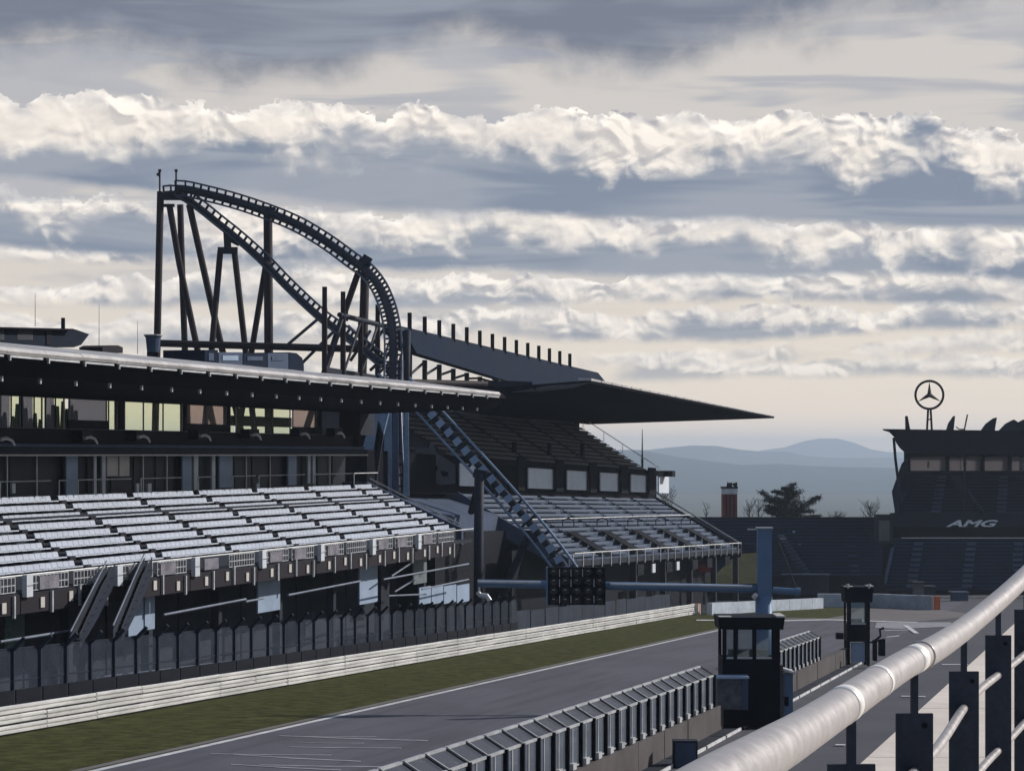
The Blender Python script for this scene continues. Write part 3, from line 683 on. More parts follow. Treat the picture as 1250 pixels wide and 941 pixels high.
# rounded handrails up the left
# ------------------------------------------------------------------ grandstand 2 (under the long pointed roof)
S2 = fr((-1.4, 165, -7.4), .286, -.0235)
g2 = thing('grandstand', 'farther two-tier grandstand under the long pointed dark roof, blue-grey benches', 'grandstand', S2.pt(50, 0, 0))
UA, UB = 19.0, 85.0
NR2 = 14; D2 = 9.2; H2 = 5.3
m = MB()
for r_ in range(NR2): S2.box(m, UA, UB, r_ * D2 / NR2 + .003 * r_, (r_ + 1) * D2 / NR2, r_ * H2 / NR2 - .5, r_ * H2 / NR2)
part('stepped_deck', m, M['conc_blue'], g2)
BAY2 = 11.0
def sbench(Lb, mt, prof=None):
    m = MB(); S2.prof(m, 0, Lb, prof or [(-.15, .1), (-.15, .2), (.1, .2), (.15, .34), (.2, .34), (.16, .1)], O=True); return m.mesh('bench', mt)
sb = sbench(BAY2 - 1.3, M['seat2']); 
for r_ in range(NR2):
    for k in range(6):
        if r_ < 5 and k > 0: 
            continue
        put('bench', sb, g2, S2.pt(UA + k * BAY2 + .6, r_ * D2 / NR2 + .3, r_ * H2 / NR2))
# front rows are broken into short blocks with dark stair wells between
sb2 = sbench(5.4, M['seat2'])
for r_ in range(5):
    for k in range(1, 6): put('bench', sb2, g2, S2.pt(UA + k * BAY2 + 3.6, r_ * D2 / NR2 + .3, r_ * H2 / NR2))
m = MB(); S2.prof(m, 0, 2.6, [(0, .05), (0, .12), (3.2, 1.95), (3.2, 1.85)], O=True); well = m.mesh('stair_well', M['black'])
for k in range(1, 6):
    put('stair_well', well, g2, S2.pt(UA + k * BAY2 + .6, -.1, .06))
    m = MB(); c_ = S2.pt(UA + k * BAY2 + 2.2, 3.4, 2.75); m.tube([c_ + Vector((-.45, 0, -.35)), c_ + Vector((-.45, 0, .1)), c_ + Vector((0, 0, .3)), c_ + Vector((.45, 0, .1)), c_ + Vector((.45, 0, -.35))], .05, 6); part('stair_hoop', m, M['post_dark'], g2)
hr = S2.h_at(700, 634, 5.2)
m = MB(); m.tube([S2.pt(UA + 1, 4.9, hr), S2.pt(UB, 4.9, hr + .35)], .05, 6)
part('cross_rail', m, M['galv'], g2)
for k in range(22):
    m = MB(); m.tube([S2.pt(UA + 2 + k * 3, 4.9, hr - .9), S2.pt(UA + 2 + k * 3, 4.9, hr)], .03, 5); part('baluster', m, M['post_dark'], g2)
# near side wall and black void under the tier
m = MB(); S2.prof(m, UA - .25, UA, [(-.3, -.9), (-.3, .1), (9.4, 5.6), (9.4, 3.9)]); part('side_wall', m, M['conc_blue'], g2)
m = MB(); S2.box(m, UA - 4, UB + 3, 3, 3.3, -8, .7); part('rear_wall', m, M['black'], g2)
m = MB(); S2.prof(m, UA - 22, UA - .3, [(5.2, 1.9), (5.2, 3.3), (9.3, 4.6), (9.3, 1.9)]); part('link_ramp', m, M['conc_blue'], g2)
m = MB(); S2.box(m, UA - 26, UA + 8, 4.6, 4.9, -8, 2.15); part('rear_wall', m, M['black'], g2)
m = MB(); S2.box(m, UA, UB, -.35, -.25, -.55, -.12); part('front_parapet', m, M['conc_dark'], g2)
m = MB(); m.tube([S2.pt(UA + 1, -.4, .45), S2.pt(UB, -.4, .45)], .05, 6); part('top_rail', m, M['galv'], g2)
for k in range(23):
    m = MB(); S2.box(m, UA + .5 + k * 2.9, UA + .62 + k * 2.9, -.45, -.38, -.7, .45); part('baluster', m, M['galv'], g2)
colm = MB(); S2.box(colm, -.25, .25, -.2, .3, -6.4, -.4, O=True); c2m = colm.mesh('column', M['conc_dark'])
for k in range(7): put('column', c2m, g2, S2.pt(UA + .5 + k * BAY2, .2, 0))
m = MB(); S2.box(m, 0, 2.2, -.6, -.5, -1.7, -.8, O=True); b1 = m.mesh('board', M['black']); m = MB(); S2.box(m, 0, 1.1, -.62, -.5, -1.6, -.85, O=True); b2 = m.mesh('board', M['white'])
for k, (a, w_) in enumerate(((770, 0), (788, 1), (806, 0), (818, 1), (838, 0), (856, 0), (878, 0))): put('board', b2 if w_ else b1, g2, S2.pt(S2.u_at(a, 0), 0, 0))
m = MB(); m.tube([S2.pt(UB + .2, -.4, .3), S2.pt(UB + .2, 9.4, H2 + .8)], .08, 6); part('edge_rail', m, M['galv'], g2)
m = MB(); S2.prof(m, UB, UB + .3, [(-.4, -1), (-.4, .1), (9.4, 5.6), (9.4, -2), (5, -2)]); part('end_wall', m, M['conc_dark'], g2)
# fascia between tiers: dark beam with pale banner panels
DF = 8.2
hf0 = S2.h_at(780, 600, DF); hf1 = S2.h_at(780, 573, DF)
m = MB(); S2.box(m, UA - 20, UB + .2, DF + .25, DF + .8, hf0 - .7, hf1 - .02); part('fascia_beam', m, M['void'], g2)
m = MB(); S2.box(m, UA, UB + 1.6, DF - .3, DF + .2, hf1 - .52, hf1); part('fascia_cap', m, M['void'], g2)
for (a, b) in ((561, 580), (644.5, 677), (692, 719), (732.5, 757), (770, 791), (804, 816)):
    u0, u1 = S2.u_at(a, DF - .05), S2.u_at(b, DF - .05); m = MB(); S2.box(m, u0, u1, DF - .1, DF, hf0 - .05, hf1 - .53); part('banner', m, M['banner_white'], g2)
for a in (637, 684, 725, 763, 797):
    u0 = S2.u_at(a - 4, DF - .5); u1 = S2.u_at(a + 4, DF - .5); m = MB(); S2.box(m, u0, u1, DF - .5, DF - .3, hf0 - .25, hf1 + .25); part('bracket', m, M['roof_dark'], g2)
# upper tier
NU = 11; DT = 16.3 - DF - 1; HT = S2.h_at(715, 522, 16.3) - hf1
m = MB()
for r_ in range(NU): S2.box(m, UA - 7, UB - 0, DF + 1 + r_ * DT / NU + .003 * r_, DF + 1 + (r_ + 1) * DT / NU, hf1 + r_ * HT / NU - .6, hf1 + r_ * HT / NU)
part('upper_deck', m, M['conc_dark'], g2)
ub = sbench(BAY2 - 1.3, M['seatb'])
for r_ in range(NU):
    for k in range(0, 6): put('bench', ub, g2, S2.pt(UA + k * BAY2 + .8, DF + 1.3 + r_ * DT / NU, hf1 + r_ * HT / NU))
m = MB(); S2.box(m, 0, .5, 0, .3, 0, 1.3, O=True); vom = m.mesh('vomitory_post', M['black'])
for a in (629, 672, 712): put('vomitory_post', vom, g2, S2.pt(S2.u_at(a, DF + 2.4), DF + 2.4, S2.h_at(a, 558, DF + 2.4)))
# raker panel with notches at the near end of the upper tier
rk = []
for a, b in ((498, 545), (524, 547), (526, 540), (529, 541), (532, 552), (556, 567), (556, 590), (538, 592), (498, 575)):
    u_ = S2.u_at(a, DF - .2); rk.append(PX(a, b, 181))
m = MB(); m.prism(rk, (-.05, .5, 0)); rkp = part('raker_panel', m, mat('raker_grey', (.12, .125, .14), .8, 0, .2, .5), g2)
for i, (a, b) in enumerate(((500, 558), (512, 562), (525, 567), (538, 574))):
    m = MB(); m.prism([PX(a, b, 180.97), PX(a + 9, b + 2, 180.97), PX(a + 9, b + 7, 180.97), PX(a + 3, b + 7.5, 180.97), PX(a, b + 3, 180.97)], (0, .02, 0)); part('notch', m, M['black'], rkp)
# rear wall + stepped handrail up the far end
m = MB(); S2.box(m, UA - 7, UB - 1, 16.3, 16.6, 4, hf1 + HT + 1.9); part('rear_wall', m, M['conc_dark'], g2)
for (a, b, c, d_) in ((500, 512, 720, 532), (560, 506, 700, 516)):
    m = MB(); m.tube([S2.pt(S2.u_at(a, 15.5), 15.5, S2.h_at(a, b, 15.5)), S2.pt(S2.u_at(c, 15.5), 15.5, S2.h_at(c, d_, 15.5))], .12, 5); part('ledge', m, M['seatb'], g2)
hp = [S2.pt(UB + .1, d_, S2.h_at(0, 0, 0) * 0 + hf1 + (d_ - DF - 1) / DT * HT + 1.0) for d_ in (DF, 10, 12, 14, 16.2)]
m = MB(); m.tube(hp, .04, 5); part('edge_rail', m, M['galv'], g2)
for p in hp: 
    m = MB(); m.tube([p, p - Vector((0, 0, 1.0))], .03, 5); part('baluster', m, M['galv'], g2)
# stub block at the far end of the cap beam
m = MB(); S2.box(m, UB + 1.2, UB + 2.6, DF - 1.2, DF + .2, hf1 - .55, hf1 + .05); part('speaker_box', m, M['black'], g2)
# long pointed roof
TIP = PX(945, 509, 255); A1 = PX(720, 465, 180); A0 = PX(619, 476.5, 182.5)
Bk1 = PX(718, 518, 262); Bk0 = PX(500, 494, 190)
m = MB()
th = Vector((0, 0, .28))
# top skin: near edge curved up from A0 to A1, front edge to the tip
mid = [A0, A0.lerp(A1, .35) + Vector((0, 0, -.05)), A0.lerp(A1, .7) + Vector((0, 0, .0)), A1]
m.v += [tuple(A0), tuple(A1), tuple(TIP), tuple(Bk1), tuple(Bk0), tuple(A0.lerp(A1, .5))]
lo = [A0 - Vector((0, 0, .3)), A1 - Vector((0, 0, .14)), TIP - Vector((0, 0, .12)), Bk1, Bk0 - Vector((0, 0, .1))]
m = MB(); up = [A0 + th, A1 + th * .2, TIP + Vector((0, 0, .05)), Bk1 + Vector((0, 0, .8)), Bk0 + Vector((0, 0, 1.5))]
i0 = 0; m.v = [tuple(q) for q in lo] + [tuple(q) for q in up]
m.f = [(0, 1, 2), (0, 2, 3), (0, 3, 4), (5, 7, 6), (5, 8, 7), (5, 9, 8), (0, 5, 6, 1), (1, 6, 7, 2), (2, 7, 8, 3), (3, 8, 9, 4), (4, 9, 5, 0)]
r2 = part('roof', m, M['roof_dark'], g2, 'long dark roof tapering to a sharp point')
# nose sheets along the front edge
N = 24
for i in range(N):
    a = A1.lerp(TIP, i / N) + Vector((0, 0, .02)); b = A1.lerp(TIP, (i + .93) / N) + Vector((0, 0, .02)); k = 1 - i / N * .8
    m = MB(); back = S2.w * (.9 * k); m.hexa([a - S2.w * .12, b - S2.w * .12, b + back, a + back, a - S2.w * .12 + Vector((0, 0, .14 * k + .03)), b - S2.w * .12 + Vector((0, 0, .12 * k + .03)), b + back + Vector((0, 0, .2 * k + .03)), a + back + Vector((0, 0, .22 * k + .03))])
    part('nose_sheet', m, M['roofm'], r2)
m = MB(); q = [PX(623, 472, 182.4), PX(660, 471.5, 181.5), PX(700, 468.5, 180.4), PX(724, 466, 179.8), PX(700, 473.5, 180.4), PX(660, 478, 181.5), PX(623, 479, 182.4)]
m.prism(q, (0, .12, 0)); eg = part('edge_trim', m, M['concrete'], r2, 'pale near-end trim of the roof with round fixings')
for a in (640, 653, 666):
    c_ = PX(a, 474.5 - (a - 640) * .05, 181.6); m = MB(); m.tube([c_ + Vector((0, -.12, 0)), c_ + Vector((0, .1, 0))], .11, 8); part('fixing', m, M['black'], eg)

# ------------------------------------------------------------------ hall behind: finned roof on a truss
TY0 = 200.0; TX0 = -8.33
def tru(k): return Vector((TX0 + .286 * 3.82 * k, TY0 + 3.82 * k, 0))
def tz(px, py, Y): return (555 - py) * Y / F
hall = thing('hall_roof', 'blue-grey sloping roof band carried on a maroon truss with a row of short upright fins', 'roof', (tru(0).x, tru(0).y, gz(200)))
def topy(px): return 376 + (px - 396) * .236
def P_t(k, py=None, dd=0):
    p = tru(k); px = 625 + F * p.x / p.y; y = topy(px) if py is None else py(px); return Vector((p.x + dd, p.y, tz(px, y, p.y)))
fin = MB(); fin.box(-.17, .17, -.17, .17, 0, 1.55); finm = fin.mesh('fin', M['red_steel'])
for k in [-5, -4, -2] + list(range(0, 14)): 
    p = P_t(k); put('fin', finm, hall, p - Vector((0, 0, .3)), scale=(1, 1, 1.0 if k > -3 else 1.2))
def boty(px): return 431 + (px - 490) * .30 if px < 600 else 464.0 + min(8, (px - 600) * .2)
m = MB(); ks = [x * .5 for x in range(-1, 34)]
top_, bot_ = [], []
for k in ks:
    p = tru(k); px = 625 + F * p.x / p.y
    if px > 735: break
    top_.append(P_t(k)); bot_.append(P_t(k, boty, 1.2))
m.v = [tuple(q) for q in top_ + bot_]; n = len(top_)
bk = [q + Vector((-1.5, .4, -.3)) for q in top_] + [q + Vector((-1.5, .4, .2)) for q in bot_]; m.v += [tuple(q) for q in bk]
for i in range(n - 1): m.f += [(i, i + 1, n + i + 1, n + i), (2 * n + i, 3 * n + i, 3 * n + i + 1, 2 * n + i + 1), (i, 2 * n + i, 2 * n + i + 1, i + 1), (n + i, n + i + 1, 3 * n + i + 1, 3 * n + i)]
m.f += [(0, n, 3 * n, 2 * n), (n - 1, 3 * n - 1, 4 * n - 1, 2 * n - 1)]
band = part('roof_band', m, M['blueroof'], hall)
m = MB(); m.prism([PX(596, 464, 214), PX(650, 466, 214), PX(650, 475, 214), PX(596, 475, 214)], (0, .3, 0)); part('flashing', m, M['coaster'], band)
m = MB(); m.tube([P_t(-4.2, lambda px: topy(px) + 4) , P_t(-.4, lambda px: topy(px) + 5)], .20, 8); part('top_chord', m, M['coaster'], hall)
m = MB(); m.bar(PX(199, 417, 196), PX(620, 468, 222), .1, .1); 
m = MB(); m.tube([PX(196, 419, 193), PX(420, 425.5, 190)], .28, 8); m.tube([PX(420, 425.5, 190), PX(442, 426, 190)], .28, 8); part('lower_chord', m, M['red_steel'], hall)
m = MB(); m.tube([PX(480, 466, 195), PX(620, 469, 222)], .25, 8); part('lower_chord', m, M['red_steel'], hall)
for k in range(-5, 9):
    a = P_t(k, (lambda px: topy(px)) if k <= 0 else boty); gb = Vector((a.x, a.y, tz(0, 472, a.y)))
    m = MB(); m.tube([a, gb], .21, 8); part('truss_post', m, M['red_steel'], hall)
    if k < 7:
        b_ = P_t(k + 1, (lambda px: topy(px) + 6) if k + 1 <= 0 else (lambda px: boty(px) + 2)); c_ = Vector((a.x, a.y, tz(0, 458 + (k > 2) * 4, a.y)))
        m = MB(); m.tube([c_, b_], .11, 6); part('diagonal', m, M['coaster'], hall)
for (a, b, c_, d_) in ((391, 387, 352, 420), (410, 402, 360, 452), (452, 404, 428, 440), (425, 398, 470, 440), (440, 440, 470, 400), (452, 452, 497, 410)):
    m = MB(); m.tube([PX(a, b, 199), PX(c_, d_, 197)], .13, 6); part('diagonal', m, M['coaster'], hall)

# ------------------------------------------------------------------ roller coaster
rc = thing('roller_coaster', 'dark steel roller coaster with a tall arch and a dive before the far stand', 'roller coaster', (PX(327, 425, 200).x, 200, gz(200)))
def smooth(pts, n=6):
    res = []; P_ = [Vector(p) for p in pts]
    for i in range(len(P_) - 1):
        p0 = P_[max(i - 1, 0)]; p1 = P_[i]; p2 = P_[i + 1]; p3 = P_[min(i + 2, len(P_) - 1)]
        for j in range(n):
            t = j / n; res.append(.5 * ((2 * p1) + (p2 - p0) * t + (2 * p0 - 5 * p1 + 4 * p2 - p3) * t * t + (3 * p1 - p0 - 3 * p2 + p3) * t ** 3))
    res.append(P_[-1]); return res
def resample(pts, step):
    out = [pts[0]]; acc = 0
    for a, b in zip(pts, pts[1:]):
        L = (b - a).length
        while acc + L >= step:
            t = (step - acc) / L; a = a.lerp(b, t); out.append(a); L = (b - a).length; acc = 0
        acc += L
    return out
def track(ctrl, name, half, sh, mt_s, mt_r, tie_step, rs_=.34, rr=.085):
    pts = smooth([PX(*c) for c in ctrl]); pts = resample(pts, .8); rl = []; rr_ = []; sp_ = []
    for i, p in enumerate(pts):
        d = (pts[min(i + 1, len(pts) - 1)] - pts[max(0, i - 1)]).normalized(); nrm = Vector((-d.z, 0, d.x)).normalized()
        if nrm.z < 0 and name != 'x': pass
        rl.append(p + nrm * (half + sh) + Vector((0, -.25, 0))); rr_.append(p - nrm * (half - sh) + Vector((0, -.25, 0))); sp_.append(p + Vector((0, .25, 0)))
    m = MB(); m.tube(sp_, rs_, 8); part('spine', m, mt_s, rc, smooth=True)
    for q in (rl, rr_): m = MB(); m.tube(q, rr, 6); part('rail', m, mt_r if mt_r is not M['coaster'] else M['rail_arch'], rc, smooth=True)
    k = max(1, round(tie_step / .8))
    for i in range(0, len(pts), k):
        m = MB(); m.bar(rl[i], sp_[i], .15); m.bar(rr_[i], sp_[i], .15); part('cross_tie', m, mt_s, rc)
track([(214, 230, 205), (228, 231, 205), (250, 236, 204), (285, 245, 203), (327, 259, 201), (365, 275, 199), (400, 296, 197), (430, 318, 195), (447, 330, 193), (461, 347, 190), (471, 368, 187), (477, 390, 184), (480, 415, 181), (480, 450, 178), (479, 500, 175), (481, 560, 173), (484, 610, 172)], 'arch', .62, 0, M['coaster'], M['coaster'], 1.0)
track([(200, 238, 207), (218, 238, 206), (240, 252, 205), (265, 272, 204), (290, 292, 203), (320, 319, 201), (350, 350, 199), (385, 383, 196), (410, 402, 194), (440, 424, 190), (470, 448, 186)], 'dive', .45, .25, M['coaster'], M['coaster'], 1.0)
track([(470, 448, 186), (500, 478, 183), (520, 498, 181), (560, 541, 179), (610, 596, 177), (655, 648, 175), (680, 680, 174), (700, 708, 173)], 'run', .72, 0, M['coaster'], M['coaster_lt'], 1.6, .30, .10)
# pale plates (catwalk covers) between the rails of the dive
pts = resample(smooth([PX(*c) for c in [(512, 490, 181.2), (560, 541, 179), (610, 596, 177), (655, 648, 175), (680, 680, 174), (696, 703, 173)]]), 1.02)
for a, b in zip(pts, pts[1:]):
    d = (b - a).normalized(); nrm = Vector((-d.z, 0, d.x)); m = MB(); c_ = a.lerp(b, .5) + Vector((0, -.14, 0)); d_ = d * .30; q = nrm * .36
    m.prism([c_ - d_ - q * .8, c_ + d_ * .9 - q, c_ + d_ + q * .9, c_ - d_ * .8 + q], (0, .04, 0)); part('tread_plate', m, mat_plate if 'mat_plate' in globals() else M['doorblue'], rc)
GZ = lambda p: Vector((p.x, p.y, gz(p.y)))
def leg_(name, pts, r, m_=None, n=10, low=False):
    q = [PX(*p) for p in pts]
    if low:     # carry the column on down to the ground
        d = (q[-1] - q[-2]); t = (gz(q[-1].y) - q[-1].z) / d.z if d.z < 0 else 0; q.append(q[-1] + d * t)
    m = MB(); m.tube(q, r, n); part(name, m, m_ or M['red_steel'], rc, smooth=True)
leg_('column', [(196, 234, 206), (192, 412, 206)], .30, low=True)
leg_('column', [(207, 252, 205.6), (219, 322, 205.4), (243, 436, 205)], .27, low=True)
leg_('column', [(220, 250, 206), (222, 322, 206), (226, 436, 206)], .27, low=True)
leg_('column', [(231, 250, 205), (256, 362, 204.6), (270, 422, 204.4)], .28, low=True)
leg_('column', [(269, 306, 204), (259, 420, 203)], .26, low=True)
leg_('column', [(286, 306, 204), (299, 422, 205)], .26, low=True)
leg_('column', [(327, 255, 201.5), (328, 425, 201.5)], .37, low=True)
leg_('column', [(325, 320, 201.6), (308, 424, 203)], .25, low=True)
leg_('column', [(446, 326, 193.6), (442, 458, 193.6)], .36, low=True)
leg_('column', [(438, 331, 193.8), (421, 380, 194.2), (409, 415, 194.4), (396, 455, 194.6)], .26, low=True)
leg_('column', [(497, 403, 180), (496, 460, 180)], .27, M['coaster'], low=True)
leg_('column', [(487, 440, 179), (487, 600, 179)], .35, M['coaster'], low=True)
leg_('column', [(472, 490, 171), (470, 600, 171)], .30, M['coaster'], low=True)
m = MB(); m.bar(PX(266, 306, 204), PX(290, 306, 204), .5, .55); part('cross_head', m, M['coaster'], rc)
m = MB(); m.bar(PX(278, 302, 204), PX(277, 284, 204), .55, .55); m.bar(PX(276, 290, 204), PX(292, 298, 204), .5, .4); part('stem', m, M['coaster'], rc)
m = MB(); m.bar(PX(193, 240, 206), PX(222, 240, 206), .5, .6); part('cross_head', m, M['coaster'], rc)
m = MB(); m.bar(PX(193, 251, 206), PX(213, 251, 206), .3, .25); part('cross_head', m, M['coaster'], rc)
m = MB(); m.bar(PX(442, 315, 193.4), PX(452, 321, 193.4), .6, .7); part('cross_head', m, M['coaster'], rc)
m = MB(); m.bar(PX(321, 257, 201.3), PX(336, 259, 201.3), .8, .7); part('cross_head', m, M['coaster'], rc)
m = MB(); m.bar(PX(421, 372, 194.2), PX(421, 392, 194.2), .5, .5); part('cross_head', m, M['coaster'], rc)
# mast tops
for a, b, fl in ((195, 207, 1), (215, 207, 0)):
    m = MB(); m.tube([PX(a, 236, 206), PX(a, b, 206)], .075, 6); m.box(PX(a, b, 206).x - .12, PX(a, b, 206).x + .12, 205.9, 206.1, PX(a, b + 3, 206).z, PX(a, b, 206).z)
    part('mast', m, M['coaster'], rc)
m = MB(); m.prism([PX(194.5, 209.5, 206), PX(190.5, 213, 206), PX(191.5, 214.5, 206), PX(194.5, 216, 206)], (0, .1, 0)); part('anemometer', m, M['coaster'], rc)
# supports of the dive in front of the far stand
leg_('column', [(585, 578, 172), (584, 707, 172)], .34, M['coaster'], low=True)
leg_('column', [(586, 582, 172.4), (575, 625, 175)], .24, M['coaster'], low=False)
leg_('column', [(656, 652, 175.3), (640, 664, 175.3), (622, 706, 175.3)], .28, M['coaster'], low=True)
m = MB(); m.bar(PX(578, 577, 172.2), PX(594, 580, 172.2), .7, .6); part('cross_head', m, M['coaster'], rc)
m = MB(); m.bar(PX(640, 652, 175.3), PX(664, 654, 175.3), .7, .6); part('cross_head', m, M['coaster'], rc)
# slanting blue sheet and upright blue panels beside the vertical run
for q, mt in (([(465, 496), (476, 497), (468, 530), (454, 562), (441, 573), (443, 545), (452, 512)], 'coaster_lt'), ([(462, 512), (468, 530), (462, 568), (458, 600), (452, 575)], 'coaster')):
    m = MB(); m.prism([PX(a, b, 168) for a, b in q], (.05, .25, 0)); part('cover_sheet', m, M[mt], rc, 'twisted blue sheet cladding the foot of the arch')
for a, b, mt in ((470, 478, 'coaster_lt'), (480, 486, 'conc_blue'), (494, 498.5, 'coaster_lt')):
    m = MB(); m.prism([PX(a, 494, 170.5), PX(b, 494, 170.5), PX(b + 1, 606, 170.5), PX(a - 2, 604, 170.5)], (0, .2, 0)); part('cover_sheet', m, M[mt], rc)

# ------------------------------------------------------------------ start-light gantry
YG = 90.0
gt = thing('start_gantry', 'tall square blue pole with a long horizontal arm carrying the start lights over the track', 'gantry', (PX(933, 0, YG).x, YG, gz(YG)))
c = PX(933, 645, YG)
m = MB(); m.box(c.x - .26, c.x + .26, YG - .2, YG + .2, PX(0, 727, YG).z, c.z); part('pole', m, M['pole_blue'], gt)
m = MB(); m.tube([(c.x - .02, YG, PX(0, 727, YG).z), (c.x - .02, YG, gz(YG))], .31, 16); part('pole_foot', m, M['pole_blue'], gt, smooth=True)
m = MB(); m.box(c.x - .3, c.x + .3, YG - .24, YG + .24, c.z, c.z + .05); m.box(c.x - .62, c.x - .3, YG - .03, YG + .03, c.z - .05, c.z); part('pole_cap', m, M['galv'], gt)
m = MB(); m.tube([PX(583, 711.5, YG), PX(928, 718.7, YG)], .15, 12); part('arm', m, M['pole_blue'], gt, smooth=True)
m = MB(); m.tube([PX(583, 710, YG - .1), PX(660, 711, YG - .1)], .06, 8); m.tube([PX(745, 713, YG - .13), PX(918, 715.5, YG - .13)], .045, 8); part('conduit', m, M['galv'], gt)
m = MB(); m.tube([PX(944, 720, YG), PX(973, 722, YG)], .12, 12); m.tube([PX(971, 722, YG), PX(977, 722, YG)], .16, 10); part('arm_end', m, M['pole_blue'], gt)
m = MB(); m.tube([PX(950, 660, YG), PX(962, 690, YG), PX(971, 716, YG)], .018, 5); part('cable', m, M['black'], gt)
m = MB(); m.tube([PX(920, 726, YG - .3), PX(923, 729, YG - .35)], .12, 8); part('lamp', m, M['offwhite'], gt)
lb = thing('light_panel', 'black start-light panel with a grid of unlit lamps hung on the gantry arm', 'start lights', PX(702, 715, YG - .3))
x0, x1 = PX(669, 0, YG - .5).x, PX(739, 0, YG - .5).x; z0, z1 = PX(0, 738, YG - .5).z, PX(0, 692, YG - .5).z
m = MB(); m.box(x0, x1, YG - .55, YG - .25, z0, z1); part('housing', m, M['black'], lb)
m = MB(); m.box(x0 - .07, x0 - .01, YG - .6, YG - .2, z0, z1); part('side_plate', m, M['pole_blue'], lb)
for i in range(5):
    for j in range(4):
        cx = x0 + (x1 - x0) * (i + .5) / 5; cz = z0 + (z1 - z0) * (j + .5) / 4
        m = MB(); m.tube([(cx, YG - .62, cz), (cx, YG - .54, cz)], .145, 14, caps=True); ring = part('lamp', m, M['lamp_off'], lb, smooth=False)
        m = MB(); m.box(cx - .05, cx + .04, YG - .64, YG - .625, cz + .03, cz + .05); part('painted_glint', m, M['offwhite'], ring)  # off-white dash painted as a glint on each lens
for i in range(1, 5):
    cx = x0 + (x1 - x0) * i / 5
    for a, b in ((.05, .25), (.48, .68), (.75, .95)):
        if (i + int(a * 10)) % 4 == 3: continue
        m = MB(); m.box(cx - .014, cx + .014, YG - .585, YG - .552, z0 + (z1 - z0) * a, z0 + (z1 - z0) * b); part('slot', m, M['offwhite'], lb)
m = MB(); c_ = PX(590, 728, YG + 2); m.tube([PX(583, 722, YG), PX(586, 726, YG), PX(594, 727, YG), PX(598, 733, YG)], .09, 8); m.bar(PX(585, 713, YG), PX(585, 723, YG), .08); part('camera', m, M['galv'], gt)

# ------------------------------------------------------------------ pit wall, fences, booths
pf = fr((wallx(72), 72, gz(72)), .23, -SL_)
pw = thing('pit_wall', 'concrete pit wall of long blocks with a white edge strip along the pit lane', 'wall', pf.pt(0, 0))
m = MB(); pf.box(m, .01, 3.97, .25, .55, 0, .86, O=True); blk = m.mesh('wall_block', M['concrete'])
m = MB(); pf.box(m, 0.04, 3.9, -.25, .24, 0, .10, O=True); stp = m.mesh('step', M['conc_dark'])
m = MB(); pf.box(m, .15, 3.85, -.31, -.26, .03, .12, O=True); wst = m.mesh('edge_strip', M['paint'])
u = -44
while u < 52:
    put('wall_block', blk, pw, pf.pt(u, rs.uniform(-.02, .02), 0)); put('step', stp, pw, pf.pt(u, 0, 0)); put('edge_strip', wst, pw, pf.pt(u, 0, 0)); u += 4
PL = 1.5
def pitpanel():
    m = MB(); pf.box(m, .06, PL - .06, -.008, .008, .92, 1.84, O=True)
    a = [Vector((0, 0, 0)) + pf.v * x + pf.w * d + Vector((0, 0, h)) for x, d, h in ((.06, 0, 1.86), (PL - .06, 0, 1.86), (PL - .06, .42, 2.12), (.06, .42, 2.12))]
    return m
pmesh = pitpanel().mesh('mesh_panel', M['mesh_p'])
def slant(x, d, h): return pf.v * x + pf.w * d + Vector((0, 0, h))
pslant = MB().prism([slant(.1, 0, 1.86), slant(PL - .1, 0, 1.86), slant(PL - .1, .42, 2.12), slant(.1, .42, 2.12)], (0, 0, .012)).mesh('slanted_mesh', M['mesh_s'])
pside = MB().bar(slant(.09, 0, 1.88), slant(.09, .42, 2.14), .04, .04).mesh('slanted_bar', M['galv'])
phigh = pf.box(MB(), .62, .68, -.03, -.012, .95, 1.84, O=True).mesh('highlight_strip', M['galv'])  # pale strip painted as the highlight line down each panel
m = MB(); pf.box(m, -.05, .05, -.09, .05, .8, 1.88, O=True); m.bar(Vector((0, 0, 1.84)), pf.w * .42 + Vector((0, 0, 2.1)), .12, .09); ppost = m.mesh('post', M['black'])
m = MB(); pf.box(m, .07, PL - .07, .39, .47, 2.09, 2.16, O=True); ptop = m.mesh('top_rail', M['galv'])
m = MB(); pf.box(m, .05, PL - .05, -.03, .03, 1.82, 1.88, O=True); pmid = m.mesh('cross_bar', M['galv'])
m = MB(); pf.box(m, .05, PL - .05, -.02, .02, .9, .94, O=True); plow = m.mesh('bottom_bar', M['galv'])
m = MB(); pf.box(m, .35, .75, -.1, .1, .87, 1.02, O=True); pft = m.mesh('clamp', M['galv'])
for nm, a, b, lab in (('n', -36, 5.5, 'near run of pit-wall safety fence leaning towards the track, up to the near booth'), ('f', 15.5, 38, 'farther run of pit-wall safety fence between the two timing booths')):
    ff = thing('safety_fence', lab, 'fence', pf.pt(a, 0), 'safety fences on the pit wall'); u = a
    while u < b:
        for n_, me in (('mesh_panel', pmesh), ('post', ppost), ('top_rail', ptop), ('cross_bar', pmid), ('bottom_bar', plow), ('slanted_mesh', pslant), ('slanted_bar', pside), ('highlight_strip', phigh), ('clamp', pft)): put(n_, me, ff, pf.pt(u, .4))
        u += PL
    put('post', ppost, ff, pf.pt(u, .4))
